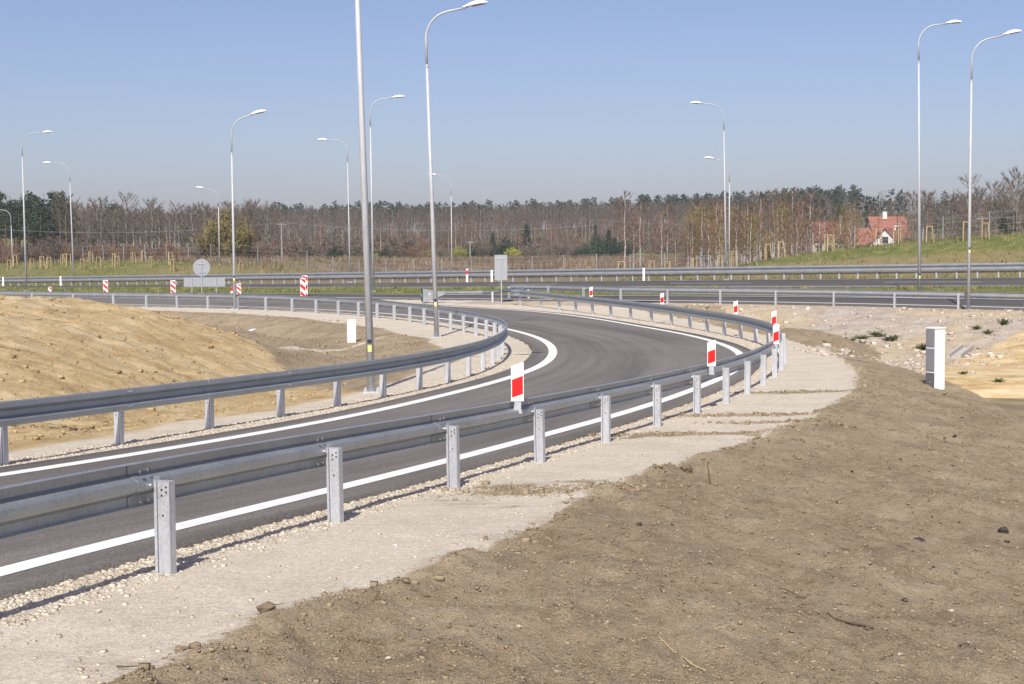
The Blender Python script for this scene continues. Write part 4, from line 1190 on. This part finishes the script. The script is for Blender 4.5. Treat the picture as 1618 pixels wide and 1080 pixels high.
# ------------------------------------------------------------------ wire fence beyond the motorway
def fence(ts_, q, label, h=2.0):
    pts = [mw_pt(t, -q(t)) for t in ts_]
    zs = terrain(np.array([p[0] for p in pts]), np.array([p[1] for p in pts]))[0]
    root = empty('wire_fence', (pts[0][0], pts[0][1], float(zs[0])), label, 'fence')
    mb = MB(); mb.tube([(0, 0, -.2), (0, 0, h)], .036, 6); pmesh = mb.mesh('fence_post', mat_signgrey)
    for p, z in zip(pts, zs): put('fence_post', pmesh, root, Vector((p[0], p[1], float(z))) - root.location)
    for hh in (.15, .6, 1.05, 1.5, 1.95):
        mb = MB(); mb.tube([(p[0], p[1], float(z) + hh) for p, z in zip(pts, zs)], .006, 3, False)
        mb.build('fence_wire', mat_signgrey, root, pts[0] + (float(zs[0]),))
fence(np.arange(28, 118, 3.6), lambda t: 24.0 + 0 * t, 'wire fence on thin concrete posts in front of the brown field and left wood')
fence(np.arange(-24, 27, 3.6), lambda t: 20.0 + 0 * t, 'wire fence on concrete posts along the crest of the right bank')

# ------------------------------------------------------------------ staked saplings
def stake_proto(seed):
    random.seed(seed)
    st = []
    for k in range(3):
        a = 2 * math.pi * k / 3 + .5
        mb = MB(); mb.tube([(math.cos(a) * .34, math.sin(a) * .34, -.15), (math.cos(a) * .24, math.sin(a) * .24, 1.32)], .045, 6); st.append(mb.mesh('stake', mat_stake))
    bars = []
    for k in range(3):
        a = 2 * math.pi * k / 3 + .5; b = 2 * math.pi * (k + 1) / 3 + .5
        mb = MB(); mb.tube([(math.cos(a) * .26, math.sin(a) * .26, 1.26), (math.cos(b) * .26, math.sin(b) * .26, 1.26)], .035, 4); bars.append(mb.mesh('crossbar', mat_stake))
    mb = MB(); mb.tube([(0, 0, -.1), (.03, 0, 1.2), (0, .02, 2.1)], [.025, .018, .008], 5); tk = mb.mesh('sapling_trunk', mat_twigb)
    cr = MB()
    for k in range(40):
        p = Vector((0, 0, random.uniform(1.25, 2.1))); twig(cr, p, (Vector((0, 0, .5)) + rv(.5)).normalized(), random.uniform(.2, .55), .02)
    for k in range(25): leaf(cr, Vector((random.gauss(0, .2), random.gauss(0, .2), random.uniform(1.4, 2.3))), .07)
    mb = MB(); mb.tube([(-.2, 0, .98), (.2, .02, .98)], .03, 4); tie = mb.mesh('tie', mat_darkclod)
    return st, bars, tk, cr.mesh('sapling_crown', mat_twigb), tie
sps = [stake_proto(200 + k) for k in range(3)]
def sapling(x, y, z, s, label, group):
    st, bars, tk, cr, tie = random.choice(sps)
    r = empty('staked_sapling', (x, y, z), label, 'young tree', group); r.rotation_euler = (R_(ur(-3, 3)), R_(ur(-3, 3)), ur(0, 6.28)); r.scale = (s, s, s)
    for m_ in st: put('stake', m_, r)
    for m_ in bars: put('crossbar', m_, r)
    put('trunk', tk, r); put('crown', cr, r); put('tie', tie, r)
random.seed(31)
LEFT = [17, 25, 52, 68, 78, 101, 105, 109, 132, 144.5, 157, 183.6, 187, 212.6, 228, 240.7, 271, 275]
MIDS = [381, 416, 449, 472, 887, 910, 932]
RIGHT = [981.5, 1030, 1056, 1095.6, 1139.7, 1158, 1213, 1234, 1308, 1314, 1386, 1418, 1469, 1525, 1557]
def px_on(px, q):
    r = (px - 809) / 2400
    # point on the line p=-q with x = r*y
    bx, by = B0 - q * nv
    t = (bx - r * by) / (r * u[1] - u[0])
    return bx + t * u[0], by + t * u[1]
SP = []
for px in LEFT: SP.append((*px_on(px, 12 + ur(-2.5, 2)), ur(.82, 1.0), 'sapling tied between three wooden stakes on the left green bank', 'staked saplings on the left bank'))
for px in MIDS: SP.append((*px_on(px, 13 + ur(-1, 2)), ur(.6, .75), 'low staked sapling in the flat field beyond the far barrier', 'staked saplings in the field'))
for px in RIGHT: SP.append((*px_on(px, 12.5 + ur(-.8, 1)), ur(.88, 1.05), 'sapling tied between yellow wooden stakes along the right grassy bank', 'staked saplings on the right bank'))
zs = terrain(np.array([s_[0] for s_ in SP]), np.array([s_[1] for s_ in SP]))[0]
for s_, z in zip(SP, zs): sapling(s_[0], s_[1], float(z), s_[2], s_[3], s_[4])

# ------------------------------------------------------------------ stones, clods, grass that nobody could count
def rock_template(n):
    base = np.array([(a, b, c) for a in (-1, 1) for b in (-1, 1) for c in (-1, 1)], float)
    tri = np.array([(0, 1, 3), (0, 3, 2), (4, 6, 7), (4, 7, 5), (0, 4, 5), (0, 5, 1), (2, 3, 7), (2, 7, 6), (0, 2, 6), (0, 6, 4), (1, 5, 7), (1, 7, 3)])
    return [base * (.62 + .5 * rng.random((8, 1))) + rng.normal(0, .16, (8, 3)) for _ in range(n)], tri
RT, RTRI = rock_template(24)
def scatter(name, x, y, size, mat, label, cat, sink=.3, flat=.75):
    z, _ = terrain(x, y)
    n = len(x); k = rng.integers(0, len(RT), n)
    T = np.stack(RT)[k]
    a = rng.random(n) * 6.28; ca, sa = np.cos(a), np.sin(a)
    s = size[:, None]
    px = (T[..., 0] * ca[:, None] - T[..., 1] * sa[:, None]) * s * .5
    py = (T[..., 0] * sa[:, None] + T[..., 1] * ca[:, None]) * s * .5
    pz = T[..., 2] * s * .5 * flat
    Vv = np.stack([px + x[:, None], py + y[:, None], pz + (z + size * (.5 - sink) * flat)[:, None]], -1).reshape(-1, 3)
    Ff = (RTRI[None] + (np.arange(n) * 8)[:, None, None]).reshape(-1, 3)
    o = put(name, np_mesh(name, Vv, Ff, mat)); return tag(o, label, cat, kind='stuff')
def along(C, y0, y1, n, d0, d1, pw=1.0):
    Cd = resample(C, 3000); Cd = Cd[(Cd[:, 1] > y0) & (Cd[:, 1] < y1)]
    T = np.gradient(Cd, axis=0); T /= np.linalg.norm(T, axis=1)[:, None]
    w = 1 / np.maximum(Cd[:, 1], 5) ** 1.0; w /= w.sum()
    i = rng.choice(len(Cd), n, p=w); d = d0 + (d1 - d0) * rng.random(n) ** pw
    return Cd[i, 0] - T[i, 1] * d, Cd[i, 1] + T[i, 0] * d
k1 = len(cOA) // 2
x1, y1 = along(cOA[: np.argmax(cOA[:, 0])], 5.5, 44, 13000, .03, -.6, 1.5)
x2, y2 = along(cIA[: np.argmax(cIA[:, 0])], 12, 44, 6500, .05, .9, 1.3)
x3, y3 = along(cOA[np.argmax(cOA[:, 0]):], 46, 80, 1500, -.03, -1.2)
sz = np.r_[.008 + .030 * rng.random(len(x1)) ** 2.2, .012 + .03 * rng.random(len(x2)) ** 1.6, rng.uniform(.02, .05, len(x3))]
scatter('gravel', np.r_[x1, x2, x3], np.r_[y1, y2, y3], sz, mat_gravel, 'loose crushed stone lining the edges of the ramp asphalt', 'gravel', .5)
def cloud(n, y0, y1, fx, keep):
    yy = y0 * (y1 / y0) ** rng.random(n); xx = fx(yy) 
    m = keep(xx, yy); return xx[m], yy[m]
sdD = lambda x, y: -sdist(cDIRT[::3], x, y)
x, y = cloud(75000, 6.3, 36, lambda q: (rng.random(len(q)) * 2 - 1) * (.36 * q + .5), lambda a, b: (sdD(a, b) > 0.02) & (a < 9.4))
scatter('soil_clods', x, y, np.minimum(.0075 + .0042 * rng.pareto(2.8, len(x)), .026) * (.8 + y / 22), mat_clods, 'small clods of brown topsoil strewn over the foreground bank', 'soil', .55, .8)
x, y = cloud(26000, 6.5, 34, lambda q: (rng.random(len(q)) * 2 - 1) * (.36 * q + .5), lambda a, b: abs(sdD(a, b) - .06) < .16)
scatter('soil_edge', x, y, np.minimum(.006 + .008 * rng.pareto(2.4, len(x)), .055) * (.8 + y / 30), mat_clods, 'crumbled soil along the edge of the gravel verge', 'soil', .3, .75)
x, y = cloud(22000, 6.3, 30, lambda q: (rng.random(len(q)) * 2 - 1) * (.37 * q + .5), lambda a, b: (sdD(a, b) < -.1) & (sdist(cOA[::4], a, b) < -.35))
scatter('verge_pebbles', x, y, np.minimum(.004 + .004 * rng.pareto(2.4, len(x)), .028) * (.8 + y / 25), mat_gravel, 'fine pebbles on the pale gravel verge', 'gravel', .35, .6)
x, y = cloud(16000, 18, 60, lambda q: -.36 * q * rng.random(len(q)) - 1, lambda a, b: (sdist(cMOUND[::4], a, b) > .1) & (sdist(cIR[::5], a, b) > 1.4))
scatter('ochre_clods', x, y, np.minimum(.014 + .015 * rng.pareto(2.3, len(x)), .12), mat_ochreclods, 'clods and lumps on the ochre sand mound', 'soil', .45, .6)
x, y = cloud(12000, 42, 76, lambda q: 8.5 + rng.random(len(q)) * (.36 * q - 6), lambda a, b: (ts(a, b)[1] > 28.6) & (-sdist(cOCH[::4], a, b) < 1.0 + 2 * rng.random(len(a)) ** 3) & ((((a - 10.4 - (b - 55) * .08) / 3.0) ** 2 + ((b - 56.5) / 10.5) ** 2) > 1))
scatter('bank_stones', x, y, np.minimum(.025 + .022 * rng.pareto(2.1, len(x)), .24), mat_slopestone, 'stones scattered over the pale bank below the straight guardrail', 'stones', .4, .7)
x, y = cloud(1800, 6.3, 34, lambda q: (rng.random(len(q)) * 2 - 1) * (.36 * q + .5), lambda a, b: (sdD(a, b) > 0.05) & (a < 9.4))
scatter('dark_crumbs', x, y, np.minimum(.006 + .005 * rng.pareto(2.2, len(x)), .04) * (.7 + y / 24), stuffmat('pit_shade', [(.035, .028, .02), (.07, .055, .038), (.13, .10, .07)], .95, 9), 'dark crumbs standing in for the shaded pits of the soil bank', 'soil', .4, .6)  # near-black crumbs: shade of the soil's small pits put into their colour
x, y = cloud(2600, 18, 60, lambda q: -.36 * q * rng.random(len(q)) - 1, lambda a, b: (sdist(cMOUND[::4], a, b) > .1) & (sdist(cIR[::5], a, b) > 1.6) & (fbm(a, b, 5, 3) > .05))
scatter('dark_lumps', x, y, np.minimum(.02 + .02 * rng.pareto(2.0, len(x)), .16), stuffmat('dark_sand_lump', [(.07, .05, .03), (.16, .115, .06), (.28, .2, .1)], .95, 4), 'darker lumps in patches over the ochre sand mound', 'soil', .4, .6)
x, y = cloud(9000, 36, 82, lambda q: -.25 * q * rng.random(len(q)) - .5, lambda a, b: (sdist(cMOUND[::4], a, b) < -.2) & (sdist(cIR[::5], a, b) > 2.4))
scatter('slope_clods', x, y, np.minimum(.02 + .02 * rng.pareto(2.2, len(x)), .12), mat_clods, 'clods on the brown slope inside the hairpin', 'soil', .45, .7)
xs_, ys_ = [], []
for (tx, ty, r, w) in ((.3, 15.6, 1.4, .8), (2.6, 22.4, 2.0, .3), (4.0, 25.6, 2.2, .35), (5.6, 30.6, 1.8, .25), (4.4, 24.2, 1.4, .25)):
    n_ = int(500 * r * (1.6 if w > .5 else 1)); a_ = rng.normal(0, .42, n_) * r; xs_.append(tx + a_); ys_.append(ty + .10 * a_ + rng.normal(0, .4, n_) * w)
x, y = np.concatenate(xs_), np.concatenate(ys_)
scatter('soil_trail', x, y, np.minimum(.008 + .008 * rng.pareto(2.4, len(x)), .06) * (.8 + y / 40), mat_clods, 'crumbs of soil spilled in trails across the gravel verge', 'soil', .35, .7)
# grass of the median and banks
def blades(name, x, y, h, w, mat, label):
    z, _ = terrain(x, y); n = len(x); a = rng.random(n) * 6.28
    lx = rng.normal(0, .35, n) * h; ly = rng.normal(0, .35, n) * h
    dx, dy = np.cos(a) * w / 2, np.sin(a) * w / 2
    Vv = np.stack([np.stack([x - dx, y - dy, z - .02], 1), np.stack([x + dx, y + dy, z - .02], 1), np.stack([x + lx, y + ly, z + h], 1)], 1).reshape(-1, 3)
    tag(put(name, np_mesh(name, Vv, np.arange(3 * n).reshape(-1, 3), mat)), label, 'grass', kind='stuff')
t_ = rng.uniform(-30, 105, 22000); p_ = 11.95 + 8.2 * rng.random(22000) ** 1.3
xx = B0[0] + t_ * u[0] + p_ * nv[0]; yy = B0[1] + t_ * u[1] + p_ * nv[1]
m_ = (fbm(xx, yy, 3.0, 3) > -.12)
xx, yy = xx[m_], yy[m_]
blades('grass', xx, yy, rng.uniform(.08, .26, len(xx)), rng.uniform(.03, .09, len(xx)), mat_grass, 'short green grass on the strip between motorway and slip road')
t_ = np.r_[rng.uniform(-40, 26, 16000), rng.uniform(72, 125, 9000)]; q_ = rng.uniform(.4, 24, 25000)
xx = B0[0] + t_ * u[0] - q_ * nv[0]; yy = B0[1] + t_ * u[1] - q_ * nv[1]
mat_bankgrass = stuffmat('bank_grass', [(.10, .12, .035), (.17, .165, .065), (.28, .235, .115)], .9, .5)
blades('bank_grass', xx, yy, rng.uniform(.08, .3, len(xx)), rng.uniform(.04, .11, len(xx)), mat_bankgrass, 'rough grass covering the banks beyond the far barrier')
t_ = rng.uniform(20, 120, 30000); q_ = 16 + 130 * rng.random(30000)
xx = B0[0] + t_ * u[0] - q_ * nv[0]; yy = B0[1] + t_ * u[1] - q_ * nv[1]
mat_dryweed = stuffmat('dry_weeds', [(.12, .085, .06), (.20, .15, .11), (.28, .22, .15)], .9, .3)
blades('dry_weeds', xx, yy, rng.uniform(.3, .9, len(xx)), rng.uniform(.05, .16, len(xx)), mat_dryweed, 'dry brown weeds covering the field beyond the motorway')

# ------------------------------------------------------------------ weeds on the stony bank, sticks and lumps
def weed(x, y, r, label):
    z = tz(x, y); mb = MB()
    mb.tube([(0, 0, -.05), (0, 0, r * .3)], [r * .3, r * .12], 5)
    for k in range(60):
        a = random.uniform(0, 6.28); el = random.uniform(.25, 1.4); L = r * random.uniform(.5, 1.25)
        d = Vector((math.cos(a) * math.cos(el), math.sin(a) * math.cos(el), math.sin(el) * .8)); b = d * r * .1
        twig(mb, b, d, L, r * .12)
        for q in range(3): leaf(mb, b + d * L * random.uniform(.25, .9), r * random.uniform(.12, .3))
    o = put('weed_clump', mb.mesh('weed_clump', mat_weed), None, (x, y, z), (0, 0, 0), (random.uniform(.8, 1.5), 1, random.uniform(.6, .9))); return tag(o, label, 'weed', 'green weeds on the stony bank')
random.seed(77)
for (px, d, r) in [(1365, 61.5, .32), (1386, 62, .34), (1410, 61, .34), (1460, 58.5, .45), (1338, 60, .22), (1348, 59, .2), (1545, 62, .25), (1562, 60, .3), (1588, 62, .32), (1422, 47.5, .45), (1436, 45.5, .5), (1412, 50, .3), (1580, 47, .22), (1525, 49, .2), (1300, 51, .35), (1290, 53, .25)]:
    weed(at_px(px, d), d, r, 'small green weed clump growing on the pale stony bank')
def stick(x, y, L, az, r, label, mat=mat_stick, up=0.0, cat='stick'):
    z = tz(x, y); mb = MB(); pts = []
    for k in range(6):
        s = k / 5 - (0 if up else .5)
        px, py = x + math.cos(az) * L * s * math.cos(up), y + math.sin(az) * L * s * math.cos(up)
        pts.append((px + random.gauss(0, .012 * L), py + random.gauss(0, .012 * L), (z + .0 + math.sin(up) * L * s if up else tz(px, py) + r * .8 + .012)))
    mb.tube(pts, [r * (1 - .1 * k) for k in range(6)], 6)
    tag(mb.build('stick', mat, None, (x, y, z)), label, cat)
stick(2.14, 16.4, .26, 1.9, .012, 'short dark twig standing upright at the edge of the gravel verge', up=R_(78))
stick(2.28, 10.2, .42, R_(125), .010, 'grey-green stick lying in the middle of the soil bank')
stick(2.02, 10.9, .26, R_(128), .008, 'thin dark twig lying uphill of the grey-green stick')
stick(1.0, 9.0, .62, R_(110), .004, 'long dry straw stalk lying on the soil bank', mat_straw)
stick(-1.98, 7.75, .17, R_(-12), .006, 'curved brown stick at the tip of the soil edge on the gravel')
stick(-1.45, 9.1, .12, R_(-10), .005, 'tiny brown twig on the gravel verge beside the soil edge')
stick(-1.2, 16.6, .55, R_(5), .008, 'thin brown stick lying on the ramp asphalt')
stick(2.45, 8.05, .34, R_(125), .007, 'splintered pale wood piece lying at the lower end of the soil bank', mat_straw)
stick(3.55, 13.6, .16, R_(150), .010, 'thin dark root end poking from the right part of the soil bank')
def lump(x, y, s, mat, label, flat=.7, cat='clod', name='clod'):
    z = tz(x, y); mb = MB(); n = 5; m = 8
    mb.v.append((0, 0, -s * .3 * flat))
    for i in range(1, n):
        a = math.pi * i / n
        for k in range(m):
            b = 2 * math.pi * k / m; rr = s * .5 * random.uniform(.72, 1.18)
            mb.v.append((math.sin(a) * math.cos(b) * rr * 1.15, math.sin(a) * math.sin(b) * rr * .9, -math.cos(a) * rr * flat))
    mb.v.append((0, 0, s * .5 * flat))
    for k in range(m):
        mb.f.append((0, 1 + (k + 1) % m, 1 + k)); mb.m.append(0)
        e = 1 + (n - 2) * m; mb.f.append((len(mb.v) - 1, e + k, e + (k + 1) % m)); mb.m.append(0)
    for i in range(n - 2):
        for k in range(m):
            a = 1 + i * m + k; b = 1 + i * m + (k + 1) % m; mb.f.append((a, b, b + m, a + m)); mb.m.append(0)
    o = put(name, mb.mesh(name, mat), None, (x, y, z + s * .16), (0, 0, random.uniform(0, 6))); tag(o, label, cat)
lump(-1.46, 8.85, .11, mat_clod, 'big brown clod on the soil edge where the gravel begins')
lump(-1.80, 8.05, .07, mat_clod, 'ochre-tinged clod beside the curved brown stick')
lump(.40, 13.3, .12, mat_clod, 'pointed clod on the edge of the soil beside the verge')
lump(-.22, 11.9, .055, mat_clod, 'single small clod lying out on the gravel verge')
lump(1.98, 17.15, .16, mat_clod, 'pale brown clod on the soil edge near the upright twig')
lump(3.87, 14.35, .11, mat_darkclod, 'dark stone half buried in the upper right soil')
lump(5.05, 15.5, .11, mat_darkclod, 'black lump near the right end of the soil bank')
lump(.52, 8.15, .05, mat_palestone, 'pinkish flat stone in the lower middle of the soil bank', .5, 'stone', 'stone')
lump(.03, 9.2, .04, mat_palestone, 'cream pebble in the middle of the soil bank', .5, 'stone', 'stone')
lump(-.70, 8.3, .035, mat_palestone, 'orange-tinted pebble on the left of the soil bank', .6, 'stone', 'stone')
lump(2.45, 9.5, .04, mat_palestone, 'round pale pebble downhill of the grey-green stick', .6, 'stone', 'stone')
lump(3.30, 11.3, .045, mat_palestone, 'white pebble on the right of the soil bank', .6, 'stone', 'stone')
lump(-2.55, 9.2, .045, mat_palestone, 'pale stone on the gravel in front of the nearest guardrail post', .6, 'stone', 'stone')
lump(-2.25, 10.0, .05, mat_palestone, 'pale stone lying in the guardrail shadow beside the nearest post', .6, 'stone', 'stone')

# ------------------------------------------------------------------ the air
hb = MB(); hb.box((0, 1590, 20.5), (3600, 3260, 47))
hm = bpy.data.materials.new('pale_haze'); hm.use_nodes = True
hn = hm.node_tree.nodes; hn.remove(hn['Principled BSDF'])
pv = hn.new('ShaderNodeVolumePrincipled'); pv.inputs['Color'].default_value = (.86, .91, 1.0, 1); pv.inputs['Density'].default_value = .00022
hm.node_tree.links.new(pv.outputs[0], hn['Material Output'].inputs['Volume'])
tag(hb.build('haze', hm), 'thin pale spring haze over the whole place', 'haze', kind='stuff')
scn.cycles.volume_bounces = 0
